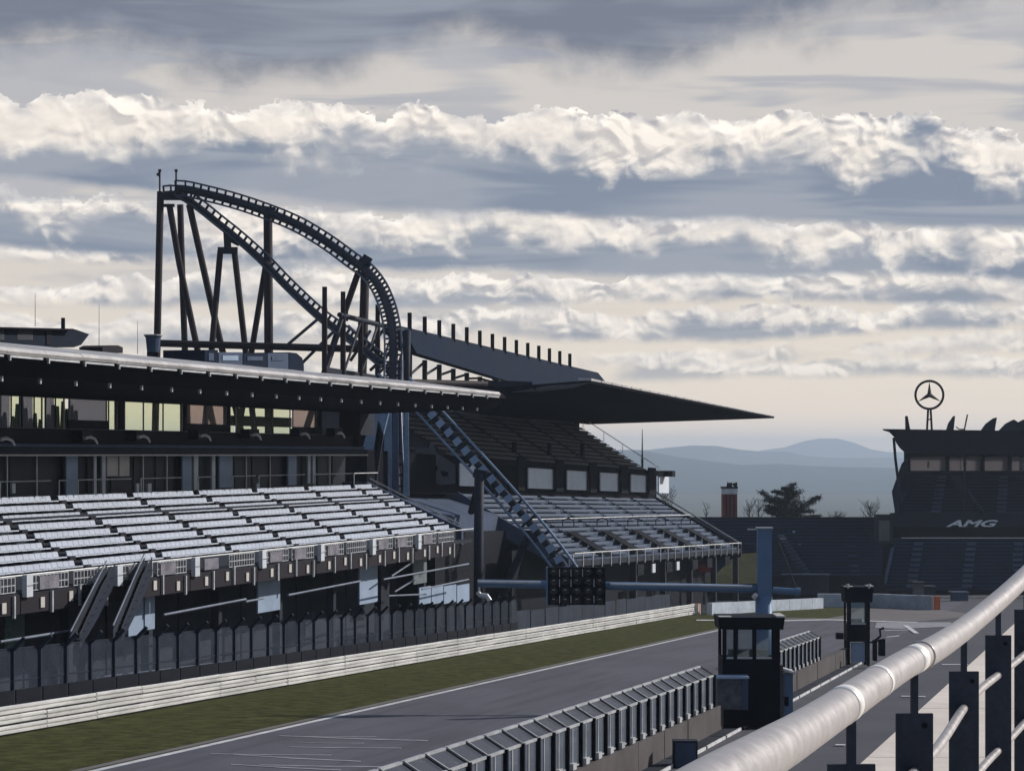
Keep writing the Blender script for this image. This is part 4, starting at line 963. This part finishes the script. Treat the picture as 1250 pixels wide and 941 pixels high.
def booth(px0, px1, Yb, ytop, ybot, wins, label, depth=1.7, legs=False):
    zg = gz(Yb); x0, x1 = PX(px0, 0, Yb).x, PX(px1, 0, Yb).x; zt = PX(0, ytop, Yb).z; zb = PX(0, ybot, Yb).z
    b = thing('timing_booth', label, 'booth', ((x0 + x1) / 2, Yb, zg))
    wz0, wz1 = PX(0, wins[1], Yb).z, PX(0, wins[0], Yb).z; t = .07
    if legs:
        for xx in (x0 + .08, x1 - .08):
            for yy in (Yb + .08, Yb + depth - .08): m = MB(); m.bar((xx, yy, zg), (xx, yy, zb), .14); part('leg', m, M['black'], b)
        m = MB(); m.box(x0 + .22, x1 - .22, Yb + .2, Yb + .3, zg + .2, zb - .05); part('kick_panel', m, M['doorblue'], b)
    lo_ = zb
    m = MB(); m.box(x0, x1, Yb, Yb + t, lo_, wz0 - .002); m.box(x0, x0 + t, Yb + t, Yb + depth, lo_, wz0 - .002); m.box(x1 - t, x1, Yb + t, Yb + depth, lo_, wz0 - .002); m.box(x0 + t, x1 - t, Yb + depth - t, Yb + depth, lo_, wz0 - .002); part('wall', m, M['black'], b)
    ro = .10
    m = MB(); m.hexa([(x0 - ro, Yb - ro, wz1 + .003), (x1 + ro, Yb - ro, wz1 + .003), (x1 + ro, Yb + depth + ro, wz1 + .003), (x0 - ro, Yb + depth + ro, wz1 + .003), (x0 - ro - .05, Yb - ro - .05, zt), (x1 + ro + .05, Yb - ro - .05, zt), (x1 + ro + .05, Yb + depth + ro, zt), (x0 - ro - .05, Yb + depth + ro, zt)]); rf = part('roof', m, M['black'], b)
    m = MB(); m.box(x1 - .12, x1 + ro + .06, Yb - ro - .06, Yb + depth * .8, zt + .002, zt + .05); part('flashing', m, M['offwhite'], rf)
    m = MB(); m.box(x0 - .12, x0 + .28, Yb - ro - .06, Yb + .3, zt + .002, zt + .03); part('flashing', m, M['offwhite'], rf)
    n_ = wins[2]; sp_ = []
    xs_ = [x0, x0 + (x1 - x0) * .17, x0 + (x1 - x0) * .50, x1 - .02] if n_ == 3 else [x0, x1 - .02]
    pw_ = .13 if n_ == 3 else .2
    edges = [x0] + ([x0 + (x1 - x0) * .19, x0 + (x1 - x0) * .52, x0 + (x1 - x0) * .86] if n_ == 3 else []) + [x1 - pw_]
    for e in edges: m = MB(); m.box(e, e + pw_, Yb + .0, Yb + .1, wz0, wz1); part('mullion', m, M['black'], b)
    for e in (x0 + (x1 - x0) * .3, ) if n_ == 3 else (): m = MB(); m.box(e, e + .1, Yb + depth - .1, Yb + depth, wz0, wz1); part('mullion', m, M['black'], b)
    for e in (x0, x1 - .1): m = MB(); m.box(e, e + .1, Yb + depth - .1, Yb + depth, wz0, wz1); part('mullion', m, M['black'], b)
    for e0, e1 in zip(edges, edges[1:]):
        m = MB(); m.box(e0 + pw_, e1, Yb + .04, Yb + .05, wz0, wz1); wn = part('window', m, M['boothglass'], b)
        m = MB(); m.box(e0 + pw_, e1, Yb + .0, Yb + .03, wz0 + .002, wz0 + .06); part('sill', m, M['galv'], wn)
    m = MB(); m.box(x0 + .3, x1 - .3, Yb + depth * .6, Yb + depth * .85, wz0 - .3, wz0 + .22); part('desk_monitor', m, M['conc_dark'], b)
    return b, x0, x1, zg
YB = 80.0
b1_, x0, x1, zg = booth(882, 952, YB, 753, 886, (768, 804, 3), 'near black timing booth with a three-pane window and canvas-covered box on the pit wall')
m = MB(); m.box(x1 + .01, x1 + .12, YB + .1, YB + 1.5, zg, PX(0, 812, YB).z); part('side_panel', m, M['concrete'], b1_)
sh = thing('service_desk', 'small blue-silver desk with a bright lid beside the near timing booth', 'desk', (x1 + .3, YB + .8, zg))
m = MB(); a = PX(955, 815, YB + .6); m.prism([a, a + Vector((.42, 0, -.14)), a + Vector((.42, 0, -.22)), a + Vector((0, 0, -.08))], (0, .9, 0)); part('lid', m, M['silver'], sh)
m = MB(); m.box(a.x + .05, a.x + .36, YB + .7, YB + 1.4, zg, a.z - .2); part('body', m, M['pole_blue'], sh)
m = MB(); m.box(a.x + .08, a.x + .22, YB + .68, YB + .70, zg + .7, zg + 1.0); part('opening', m, M['black'], sh)
cv = thing('covered_box', 'grey canvas-covered box with a pale lid hung on the front of the near booth', 'box', PX(895, 868, YB - .6))
m = MB(); p0, p1 = PX(876, 866, YB - .7), PX(912, 828, YB - .7)
m.hexa([(p0.x + .03, YB - .75, p0.z + .03), (p1.x - .02, YB - .72, p0.z), (p1.x, YB - .02, p0.z), (p0.x, YB - .02, p0.z), (p0.x, YB - .68, p1.z), (p1.x, YB - .7, p1.z - .03), (p1.x, YB - .02, p1.z), (p0.x, YB - .02, p1.z)]); part('cover', m, M['canvas'], cv)
m = MB(); m.box(p0.x - .05, p1.x + .06, YB - .8, YB - .02, p1.z + .0, p1.z + .07); part('lid', m, M['doorblue'], cv)
m = MB(); m.box(p1.x - .16, p1.x + .03, YB - .78, YB - .76, p0.z, p1.z - .03); part('flap', m, M['conc_blue'], cv)
m = MB(); m.box(p0.x + .1, p1.x - .1, YB - .6, YB - .1, gz(YB) + .0, p0.z - .01); part('stand', m, M['black'], cv)
cn = thing('small_cabinet', 'low grey cabinet with a framed front at the foot of the near fence', 'cabinet', G(850, 917))
q = G(838, 938); m = MB(); m.box(q.x - .35, q.x + .3, q.y, q.y + .5, q.z, q.z + .75); part('body', m, M['conc_dark'], cn)
m = MB(); m.box(q.x - .3, q.x + .25, q.y - .02, q.y - .004, q.z + .05, q.z + .7); part('door', m, M['conc_blue'], cn)
b2_, x0, x1, zg = booth(1034, 1062, 121.5, 716, 783, (735, 762, 1), 'farther narrow black timing booth raised on legs at the end of the fence', 1.2, True)
m = MB(); m.box(x0 + .12, x1 - .12, 121.44, 121.49, PX(0, 731, 121.5).z, PX(0, 724, 121.5).z); part('sign_plate', m, M['conc_blue'], b2_)
for a in (1035, 1061): m = MB(); c_ = PX(a, 714, 121.4); m.tube([c_ + Vector((0, 0, -.15)), c_ + Vector((0, 0, .06))], .07, 8); part('lamp', m, M['offwhite'], b2_)
m = MB(); a = PX(1027, 776, 121.3); m.box(a.x - .25, a.x + .1, 121.2, 121.6, a.z - .15, a.z + .15); part('speaker', m, M['black'], b2_)
tr = thing('signal_trolley', 'dark hand trolley of tubes and a drum standing right of the farther booth', 'trolley', PX(1073, 800, 120))
m = MB(); a = PX(1070, 806, 119.5)
m.tube([PX(1068, 806, 119.5), PX(1067, 782, 119.5), PX(1075, 776, 119.5), PX(1074, 768, 119.5), PX(1079, 766, 119.5)], .06, 6); part('handle', m, M['black'], tr)
m = MB(); m.box(PX(1066, 0, 119.5).x, PX(1070, 0, 119.5).x, 119.3, 119.8, PX(0, 806, 119.5).z, PX(0, 781, 119.5).z); m.box(PX(1073, 0, 119.5).x, PX(1080, 0, 119.5).x, 119.3, 119.8, PX(0, 800, 119.5).z, PX(0, 780, 119.5).z); part('drum', m, M['black'], tr)
m = MB(); m.tube([PX(1062, 784, 119.4), PX(1080, 780, 119.4)], .05, 6); part('cross_bar', m, M['black'], tr)

# ------------------------------------------------------------------ white barrier blocks at the far end
fb = thing('white_barrier', 'run of white barrier blocks curving round the far end of the straight', 'barrier', G(1000, 745))
def blocks(pts, h, mt, seg=2.6, nm='block', w_=.5):
    q = resample([G(*p) for p in pts], seg)
    for i, (a, b) in enumerate(zip(q, q[1:])):
        a = a.copy(); b = b.copy(); a.z = gz(a.y); b.z = gz(b.y); d = (b - a) * .985
        m = MB(); m.bar(a + Vector((0, 0, h / 2)), a + d + Vector((0, 0, h / 2)), w_, h * rs.uniform(.94, 1.0)); part(nm, m, mt[i % len(mt)], fb)
blocks([(866, 750.5), (920, 747.5), (960, 745.5), (1004, 743)], 1.05, [M['barrier']])
blocks([(998, 741.5), (1060, 741.5), (1105, 743), (1141, 744.8)], 1.35, [M['barrier']])
m = MB(); a = G(1143, 745); m.box(a.x - .1, a.x + .35, a.y, a.y + .6, a.z, a.z + 1.3); part('end_board', m, M['orange'], fb, 'orange end board of the white barrier')

# ------------------------------------------------------------------ far stands at the first corner (facing the straight)
def PB(m, px0, px1, Ya, Yb, py0, py1, YZ=None):   # box seen between those bearings
    Yc = Ya if YZ is None else YZ
    m.box((px0 - 625) * Yc / F, (px1 - 625) * Yc / F, Ya, Yb, (555 - py1) * Yc / F, (555 - py0) * Yc / F); return m
fs = thing('corner_grandstand', 'dark covered grandstand on the right with finned roof and a round emblem on top', 'grandstand', PX(1170, 727, 285))
def tier(th_, pxl_t, pxl_b, pxr, Yt, Yb_, yt, yb, n, mt, name='seat_row'):
    for i in range(n):
        t = i / n; Y = Yb_ + (Yt - Yb_) * t; pl = pxl_b + (pxl_t - pxl_b) * t; y1 = yb + (yt - yb) * t; y0 = yb + (yt - yb) * (i + 1) / n
        m = MB(); x0, x1 = (pl - 625) * Y / F, (pxr - 625) * Y / F; zb, zt = (555 - y1) * Y / F, (555 - y0) * Y / F
        m.box(x0, x1, Y, Y + abs(Yt - Yb_) / n + .05, zb - .4, zb + (zt - zb) * .55); part('step', m, M['black'], th_); m = MB()
        m.box(x0 + .2, x1, Y + .25, Y + .45, zb + (zt - zb) * .56, zt + .02)                  # back of the row
        part(name, m, mt, th_)
tier(fs, 1106, 1092, 1340, 294, 286, 576, 628, 13, M['navy'])
tier(fs, 1090, 1076, 1340, 285, 277, 657, 722, 15, M['navy'])
m = MB(); PB(m, 1085, 1340, 285.4, 286, 628, 656); part('fascia', m, M['black'], fs)
m = MB(); PB(m, 1087, 1340, 284.7, 285.3, 626, 643); fa = part('fascia', m, M['coaster'], fs)
m = MB(); PB(m, 1088, 1340, 284.6, 285.3, 660, 668); part('parapet', m, M['seatb'], fs)
m = MB(); PB(m, 1070, 1090, 284.4, 286.4, 628, 665); part('corner_block', m, M['conc_dark'], fs)
m = MB(); PB(m, 1073, 1086, 284.3, 284.38, 635, 660); part('window', m, M['seatb'], fs)
for (a0_, a1_, y0_, y1_, Ya_, Yb2) in ((1150, 1142, 579, 626, 293.5, 286), (1225, 1222, 579, 626, 293.5, 286), (1122, 1112, 660, 718, 284.5, 277), (1186, 1180, 660, 718, 284.5, 277), (1243, 1242, 660, 718, 284.5, 277)):
    for i in range(9):
        t_ = (i + .5) / 9; a_ = a0_ + (a1_ - a0_) * t_; m = MB(); p_ = PX(a_, y0_ + (y1_ - y0_) * t_, Ya_ + (Yb2 - Ya_) * t_ - .35); m.box(p_.x - .55, p_.x + .55, p_.y - .1, p_.y + .3, p_.z - .2, p_.z + .12); part('aisle_step', m, M['conc_blue'], fs)
# lettering on the fascia
cu = bpy.data.curves.new('lettering', 'FONT'); cu.body = 'AMG'; cu.size = 1.0; cu.extrude = .04; cu.align_x = 'CENTER'; cu.shear = .35; cu.offset = .03
to = bpy.data.objects.new('t', cu); COL.objects.link(to); dg = bpy.context.evaluated_depsgraph_get(); me = bpy.data.meshes.new_from_object(to.evaluated_get(dg)); bpy.data.objects.remove(to)
me.materials.clear(); me.materials.append(M['white'])
o = put('lettering', me, fs, PX(1185, 642.5, 284.6), (R(90), 0, 0), 'white slanted lettering AMG', (2.5, 1.05, 1))
me.materials[0] = mat('lettering_white', (.85, .86, .9), .6)
# glazed boxes row
for a, b in ((1112, 1154), (1159, 1172), (1173, 1197), (1202, 1230), (1235, 1244), (1250, 1300)):
    m = MB(); PB(m, a, b, 294.2, 294.3, 557, 576); wn = part('window', m, M['bandglass'], fs)
    m = MB(); PB(m, a - 1, b + 1, 294.0, 294.15, 574.5, 576.5); part('sill', m, M['conc_dark'], wn)
m = MB(); PB(m, 1104, 1340, 294.35, 294.6, 550, 558); PB(m, 1154, 1159, 294.2, 294.6, 550, 577); PB(m, 1197, 1202, 294.2, 294.6, 550, 577); PB(m, 1104, 1111, 294.2, 294.6, 550, 577); PB(m, 1230, 1235, 294.2, 294.6, 550, 577); part('wall', m, M['void'], fs)
for a, b in ((1132, 1134.5), (1176, 1180)):
    m = MB(); PB(m, a, b, 293.8, 294.0, 563, 571); part('light_reflector', m, M['offwhite'], fs)
m = MB(); PB(m, 1111, 1340, 299, 299.3, 556, 580); part('rear_wall', m, mat('dim_interior', (.22, .20, .20), .8), fs)
# diagonal brace + central column
m = MB(); m.prism([PX(1160, 580, 284), PX(1172, 581, 284), PX(1180, 612, 284), (PX(1176, 613, 284))], (0, .3, 0)); part('brace', m, M['conc_dark'], fs)
m = MB(); m.tube([PX(1178, 545, 283), PX(1177, 628, 284)], .13, 8); part('column', m, M['conc_dark'], fs)
m = MB(); m.tube([PX(1180, 600, 284), PX(1200, 626, 283.9)], .35, 6); part('stair_rail', m, M['conc_dark'], fs)
# roof with swept front
prf = [(1077, 523.5), (1085, 526), (1091, 532), (1094, 540), (1099, 547), (1106, 553), (1345, 556), (1345, 527)]
m = MB(); m.prism([PX(a, b, 280) for a, b in prf], (2.35, 15, 0)); rf = part('roof', m, M['roof_dark'], fs, 'dark roof with a swept-out front lip')
m = MB(); m.tube([PX(1091, 534, 281), PX(1093, 560, 281), PX(1098, 600, 281), PX(1099, 628, 282)], .16, 8); part('column', m, M['coaster'], fs)
m = MB(); m.prism([PX(1089, 600, 285), PX(1101, 566, 290), PX(1106, 560, 293), PX(1109, 560, 294), PX(1109, 600, 290), PX(1095, 640, 284.9)], (0, .3, 0)); part('end_wall', m, M['navy'], fs)
fins = [[(1106, 526), (1105.5, 508), (1108, 507.5), (1111.5, 526)], [(1155, 527), (1158, 517), (1164, 508), (1166, 507.5), (1164, 527)], [(1196, 528), (1204, 517), (1213, 510.5), (1217, 509.5), (1214, 528)], [(1217, 528.5), (1228, 517), (1238, 512), (1241, 514), (1243, 515.5), (1250, 512), (1262, 511), (1262, 528.5)], [(1262, 529), (1280, 514), (1292, 512), (1290, 529)]]
for q in fins: m = MB(); m.prism([PX(a, b, 284) for a, b in q], (0, .5, 0)); part('fin', m, M['coaster'] if q[0][0] > 1110 else M['red_steel'], rf)
m = MB(); m.tube([PX(1177, 526, 284), PX(1181, 506, 284)], .09, 5); m.tube([PX(1167, 521, 284), PX(1171, 524, 284), PX(1178, 524, 284)], .07, 5); part('antenna', m, M['black'], rf)
# three-pointed star in a ring on its stalk
em = thing('roof_emblem', 'large three-pointed star inside a ring on a stalk above the corner grandstand', 'emblem', PX(1134, 526, 284))
c = PX(1134.5, 482, 284); Rr = 17 * 284 / F
m = MB(); n = 48; ring = [c + Vector((math.cos(2 * math.pi * i / n) * Rr, 0, math.sin(2 * math.pi * i / n) * Rr)) for i in range(n + 1)]; m.tube(ring, .14, 8, caps=False); part('ring', m, M['red_steel'], em, smooth=True)
m = MB(); pts = []
for i in range(6):
    a = math.pi / 2 + i * math.pi / 3; r_ = Rr * (.98 if i % 2 == 0 else .17); pts.append(c + Vector((math.cos(a) * r_, -.06, math.sin(a) * r_)))
f_ = c + Vector((0, -.3, 0)); b_ = c + Vector((0, .3, 0)); i0 = len(m.v); m.v += [tuple(p + Vector((0, .06, 0))) for p in pts] + [tuple(f_), tuple(b_)]
for i in range(6): l = (i + 1) % 6; m.f += [(i0 + i, i0 + l, i0 + 6), (i0 + l, i0 + i, i0 + 7)]
part('star', m, M['red_steel'], em)
m = MB(); m.bar(PX(1131.5, 526, 284), PX(1133, 499, 284), .2, .3); m.bar(PX(1137.5, 526, 284), PX(1136, 499, 284), .2, .3); m.bar(PX(1131.5, 512, 284), PX(1137.5, 512, 284), .15); part('stalk', m, M['red_steel'], em)
# small clutter at the foot of the corner stand
for i, (a, b, y0, y1, mt, lab) in enumerate(((1118, 1128, 712, 729, 'seatb', 'narrow brown hut at the foot of the corner grandstand'), (1128, 1142, 717, 730, 'conc_dark', 'low dark hut beside the brown one under the corner grandstand'), (1164, 1182, 724, 738, 'conc_blue', 'blue-grey hut with pale roof edge under the corner grandstand'))):
    hh = thing('kiosk', lab, 'kiosk', PX((a + b) / 2, y1, 262)); m = MB(); PB(m, a, b, 262, 264, y0, y1 + 6); part('wall', m, M[mt], hh)
    m = MB(); PB(m, a - 2, b + 2, 261.7, 264.2, y0 - 1.5, y0 - .1); part('roof', m, M['seat2'] if i == 2 else M['conc_dark'], hh)

# lower open bank between the two covered stands
lbk = thing('open_terrace', 'dark blue open seating terrace between the pointed-roof stand and the corner grandstand', 'grandstand', PX(970, 725, 270))
tier(lbk, 838, 880, 1078, 296, 268, 634, 716, 20, M['navy'])
m = MB(); PB(m, 1064, 1100, 287, 287.4, 650, 735); part('side_wall', m, M['navy'], lbk)
m = MB(); PB(m, 800, 1078, 296.2, 296.8, 631, 660); part('rear_parapet', m, M['black'], lbk)
m = MB(); m.prism([PX(949, 655, 289), PX(957, 655, 289), PX(996, 712, 270), PX(984, 714, 270)], (0, -.35, .2)); part('stair_flight', m, M['conc_dark'], lbk)
m = MB(); PB(m, 960, 1012, 264.9, 265.3, 702, 726); part('front_wall', m, M['conc_dark'], lbk)
m = MB(); PB(m, 955, 1014, 264.5, 265.4, 700.5, 702); part('coping', m, M['seat2'], lbk)
m = MB(); PB(m, 790, 1080, 266, 266.4, 702, 742); part('base_wall', m, M['black'], lbk)
m = MB(); m.prism([PX(1088, 668, 283), PX(1092, 668, 283), PX(1082, 712, 272), PX(1079, 712, 272)], (0, .2, 0)); part('stair_rail', m, M['seat2'], lbk)
for a, b in ((1010.5, 676), (1018, 676), (1017, 652), (969, 649), (976, 665)):
    m = MB(); t_ = (b - 634) / 82; Y = 296 - 28 * t_ - .4; m.box(*(lambda p: (p.x - .14, p.x + .14, p.y - .1, p.y, p.z - .12, p.z + .12))(PX(a, b, Y))); part('lamp', m, M['doorblue'], lbk)
for a0_, a1_ in ((905, 892), (1035, 1046)):
    for i in range(12):
        t_ = (i + .5) / 12; p_ = PX(a0_ + (a1_ - a0_) * t_, 640 + 72 * t_, 295 - 26 * t_ - .5); m = MB(); m.box(p_.x - .5, p_.x + .5, p_.y - .1, p_.y + .4, p_.z - .2, p_.z + .12); part('aisle_step', m, M['conc_blue'], lbk)
# grass slope, red board and a slanted black screen near the end of the farther stand
m = MB(); m.v = [tuple(PX(872, 702, 252)), tuple(PX(934, 696, 262)), tuple(PX(932, 674, 268)), tuple(PX(900, 676, 262)), tuple(PX(932, 712, 256)), tuple(PX(852, 712, 248))]; m.f = [(0, 4, 1), (0, 1, 2, 3), (5, 4, 0)]; struct('grass_bank', m, mat('bank_grass', (.030, .034, .016), .95, 0, .4, .3, None, 0, 1, .05))
m = MB(); m.prism([PX(846, 689, 246), PX(873, 688, 246), PX(875, 698, 246), PX(848, 699, 246)], (0, .1, 0)); solo('advertising_board', m, M['redpatch'], 'low red board on the ground under the end of the farther grandstand', 'sign')
m = MB(); m.prism([PX(831, 684, 243), PX(847, 687, 243), PX(845, 699, 243), PX(829, 696, 243)], (0, .3, 0)); solo('dark_screen', m, M['black'], 'tilted black screen beside the red board at the farther grandstand', 'screen')
m = MB(); m.tube([PX(828, 706, 242), PX(827.5, 676, 242)], .08, 6); solo('marker_pole', m, M['galv'], 'thin pale pole in front of the tilted black screen', 'pole')

# ------------------------------------------------------------------ masts, tower, trees beyond
mm = thing('lighting_mast', 'tall thin dark mast at the far end of the upper tier', 'mast', PX(784, 640, 258))
m = MB(); m.tube([PX(784, 640, 258), PX(784, 560, 258)], .16, 6, r2=.13); m.tube([PX(784, 560, 258), PX(784, 524, 258)], .09, 6, r2=.03); part('shaft', m, M['black'], mm)
tw = thing('service_tower', 'narrow red-brown tower with a pale top band and dark dishes beyond the terrace', 'tower', PX(891, 636, 330))
m = MB(); PB(m, 882, 900, 330, 332, 603, 645); part('shaft', m, M['tower'], tw)
for a in (886, 890.5, 895.5): m = MB(); PB(m, a, a + 1, 329.8, 329.95, 604, 645); part('rib', m, M['black'], tw)
m = MB(); PB(m, 882, 900.5, 329.8, 332.1, 596, 603); part('top_band', m, M['paint'], tw)
m = MB(); PB(m, 881.5, 901, 329.7, 332.2, 594, 596); PB(m, 890, 894, 330, 331, 589, 594); part('platform', m, M['black'], tw)
m = MB(); m.prism([PX(894, 590, 330), PX(900, 588.5, 330), PX(900, 594, 330), PX(896, 594, 330)], (0, .4, 0)); m.prism([PX(888, 588, 330), PX(891, 591, 330), PX(890, 594, 330), PX(887, 594, 330)], (0, .4, 0)); part('dish', m, M['black'], tw)
# wind-shaped pine
pt = thing('pine_tree', 'dark wind-shaped pine with flat layered boughs beyond the open terrace', 'tree', PX(958, 640, 312))
YP = 312.0; sc_ = YP / F; rp_ = random.Random(11)
m = MB(); m.tube([PX(956, 660, YP), PX(955, 636, YP), PX(958, 618, YP), PX(966, 600, YP)], .45, 8, r2=.12); part('trunk', m, M['bark'], pt)
m = MB()
boughs = [((958, 614), (975, 600), 8), ((958, 618), (946, 608), 8), ((960, 624), (972, 612), 9), ((958, 626), (938, 618), 7), ((957, 622), (928, 600), 5), ((958, 616), (935, 611), 6), ((962, 610), (968, 591), 5), ((964, 606), (945, 600), 5), ((960, 628), (985, 616), 7), ((985, 616), (999, 607), 5), ((958, 630), (945, 626), 8), ((962, 634), (1001, 630), 4), ((955, 632), (935, 622), 5), ((966, 602), (957, 596), 4), ((966, 624), (990, 625), 6), ((958, 634), (975, 628), 7)]
br = MB()
for (a, b, wv) in boughs:
    pa, pb = PX(a[0], a[1], YP), PX(b[0], b[1], YP + rp_.uniform(-1.5, 1.5)); br.tube([pa, (pa + pb) / 2 + Vector((0, 0, -.15)), pb], .14, 5, r2=.04)
    for i in range(460):
        t = rp_.random() ** .75; c_ = pa.lerp(pb, t); s = wv * sc_ * (1.35 - .45 * t)
        c_ = c_ + Vector((rp_.gauss(0, s * .55), rp_.gauss(0, s * .9), abs(rp_.gauss(0, s * .32)) - .12 * s)); L = rp_.uniform(.16, .40)
        d1 = Vector((rp_.uniform(-1, 1), rp_.uniform(-1, 1), rp_.uniform(-.2, 1))).normalized() * L; d2 = Vector((rp_.uniform(-1, 1), rp_.uniform(-1, 1), rp_.uniform(-1, 1))).normalized() * L * .35
        m.poly([c_ - d1, c_ + d2, c_ + d1])
part('branches', br, M['bark'], pt); part('crown', m, M['leaf'], pt)
def bare(name, label, px, py, Y, h, wd, seed, n=26, rad=.035):
    r_ = random.Random(seed); t = thing(name, label, 'tree', PX(px, py, Y)); base = PX(px, py, Y); tp = MB(); tp.tube([base - Vector((0, 0, 3)), base + Vector((0, 0, h * .5))], .09, 5, r2=.05); part('trunk', tp, M['twig'], t)
    m = MB()
    for i in range(n):
        a = base + Vector((0, 0, h * r_.uniform(-.1, .6))); ang = r_.uniform(-1, 1); L = h * r_.uniform(.25, .55)
        mid = a + Vector((ang * wd * .35, r_.uniform(-.4, .4), L * .5)); e = a + Vector((ang * wd * .55, r_.uniform(-.6, .6), L)); m.tube([a, mid, e], rad, 4, r2=rad * .3)
        for j in range(4):
            q = mid.lerp(e, r_.random()); m.tube([q, q + Vector((r_.uniform(-.35, .35), r_.uniform(-.3, .3), r_.uniform(.15, .5)))], rad * .5, 3, r2=.006)
    part('crown', m, M['twig'], t)
bare('bare_tree', 'leafless tree at the foot of the pointed-roof stand, left of the terrace', 812, 628, 300, 3.6, 2.6, 1, 34)
bare('bare_tree', 'two-stemmed thin bare sapling left of the red-brown tower', 862, 634, 318, 2.2, .8, 2, 8)
bare('bare_tree', 'slender bare tree between the tower and the pine', 915, 634, 316, 2.9, 1.9, 3, 22)
bare('bare_tree', 'pale bare shrub near the corner grandstand', 1062, 634, 318, 2.6, 2.6, 4, 40)
bare('bare_tree', 'low brownish shrub between the pine and the corner grandstand', 1022, 635, 318, 1.0, 2.4, 5, 30)
bare('bare_tree', 'bare tree just left of the pine, partly merging with it', 926, 634, 318, 2.6, 1.6, 6, 20)

# ------------------------------------------------------------------ terrace edge and handrail beside the camera
def ex(Y): return 1.51 + .28 * (Y - 10.9)
bl = thing('pit_building', 'cream sunlit ledge of the pit building beyond the handrail', 'building', (ex(20) + 4, 20, gz(20)))
for i in range(30):
    y0 = -4 + i * 2.2; y1 = y0 + 2.185; m = MB()
    m.hexa([(ex(y0), y0, -1.62), (ex(y0) + 12, y0, -1.62), (ex(y1) + 12, y1, -1.62), (ex(y1), y1, -1.62), (ex(y0), y0, -1.4), (ex(y0) + 12, y0, -1.4), (ex(y1) + 12, y1, -1.4), (ex(y1), y1, -1.4)]); part('ledge_slab', m, M['cream'], bl)
m = MB(); y0, y1 = -4, 61.5; m.hexa([(ex(y0) + 1.2, y0, gz(y0)), (ex(y0) + 12, y0, gz(y0)), (ex(y1) + 12, y1, gz(y1)), (ex(y1) + 1.2, y1, gz(y1)), (ex(y0) + 1.2, y0, -1.625), (ex(y0) + 12, y0, -1.625), (ex(y1) + 12, y1, -1.625), (ex(y1) + 1.2, y1, -1.625)]); part('wall', m, M['concrete'], bl)
hr = thing('handrail', 'thick satin steel handrail running away on the right with flat dark posts', 'railing', (.39, 3.1, -1.4))
cl = [(.02, 1.6, -.286), (.157, 2.1, -.290), (.257, 2.5, -.305), (.3875, 3.1, -.336), (.68, 4.3, -.371), (.86, 4.95, -.385), (1.13, 6.0, -.404), (1.44, 7.0, -.366), (1.80, 8.2, -.31), (2.3, 10, -.22)]
cp = smooth(cl, 8); m = MB(); m.tube(cp, .0262, 32); part('top_pipe', m, M['pipe'], hr, smooth=True)
def at_px(px):
    best = min(cp, key=lambda p: abs(625 + F * p.x / p.y - px)); i = cp.index(best); d = (cp[min(i + 1, len(cp) - 1)] - cp[max(0, i - 1)]).normalized(); return best, d
def along(Y):
    for a, b in zip(cp, cp[1:]):
        if a.y <= Y <= b.y: return a.lerp(b, (Y - a.y) / (b.y - a.y)), (b - a).normalized()
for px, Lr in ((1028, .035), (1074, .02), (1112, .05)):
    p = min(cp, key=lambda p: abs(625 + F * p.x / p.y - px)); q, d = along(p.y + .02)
    m = MB(); m.tube([q - d * Lr, q + d * Lr], .0270, 32); part('pipe_ring', m, M['ring'], hr, smooth=True)
q, d = along(4.62); m = MB(); m.tube([q, q + d * .012], .0290, 32); part('pipe_ring', m, M['pipe'], hr, smooth=True)
for Yp, zt in ((3.5, -.44), (4.53, -.476), (5.68, -.50), (6.53, -.479), (7.25, -.456), (8.3, -.43), (9.4, -.4)):
    q, d = along(Yp); x = q.x; sh_ = -.004
    m = MB(); m.box(x - .0065, x + .0065, Yp - .006, Yp + .006, zt - .01, q.z - .024); part('stem', m, M['plate'], hr)
    m = MB(); m.box(x - .034, x + .034, Yp - .005, Yp + .005, -1.4, zt); po = part('post', m, M['plate'], hr)
    m = MB(); m.tube([(x + .018, Yp - .0065, zt - .022), (x + .018, Yp - .0052, zt - .022)], .0055, 10); part('bolt_hole', m, M['black'], po)
for z in (-.585, -.785, -.985, -1.19):
    pts = [Vector((p.x, p.y, z)) for p in cp]; m = MB(); m.tube(pts, .0102, 12); part('mid_rail', m, M['pipe'], hr, smooth=True)

# ------------------------------------------------------------------ haze
hz = MB(); hz.box(-14500, 14500, -14500, 14500, -90, 92)
hm = bpy.data.materials.new('haze'); hm.use_nodes = True; t = hm.node_tree; t.nodes.clear(); o_ = t.nodes.new('ShaderNodeOutputMaterial'); pv = t.nodes.new('ShaderNodeVolumePrincipled')
pv.inputs['Color'].default_value = (.74, .86, 1, 1); pv.inputs['Density'].default_value = .00014; pv.inputs['Anisotropy'].default_value = .2
t.links.new(pv.outputs[0], o_.inputs['Volume']); hm.cycles.homogeneous_volume = True
HZ = struct('haze', hz, hm, kind='stuff')
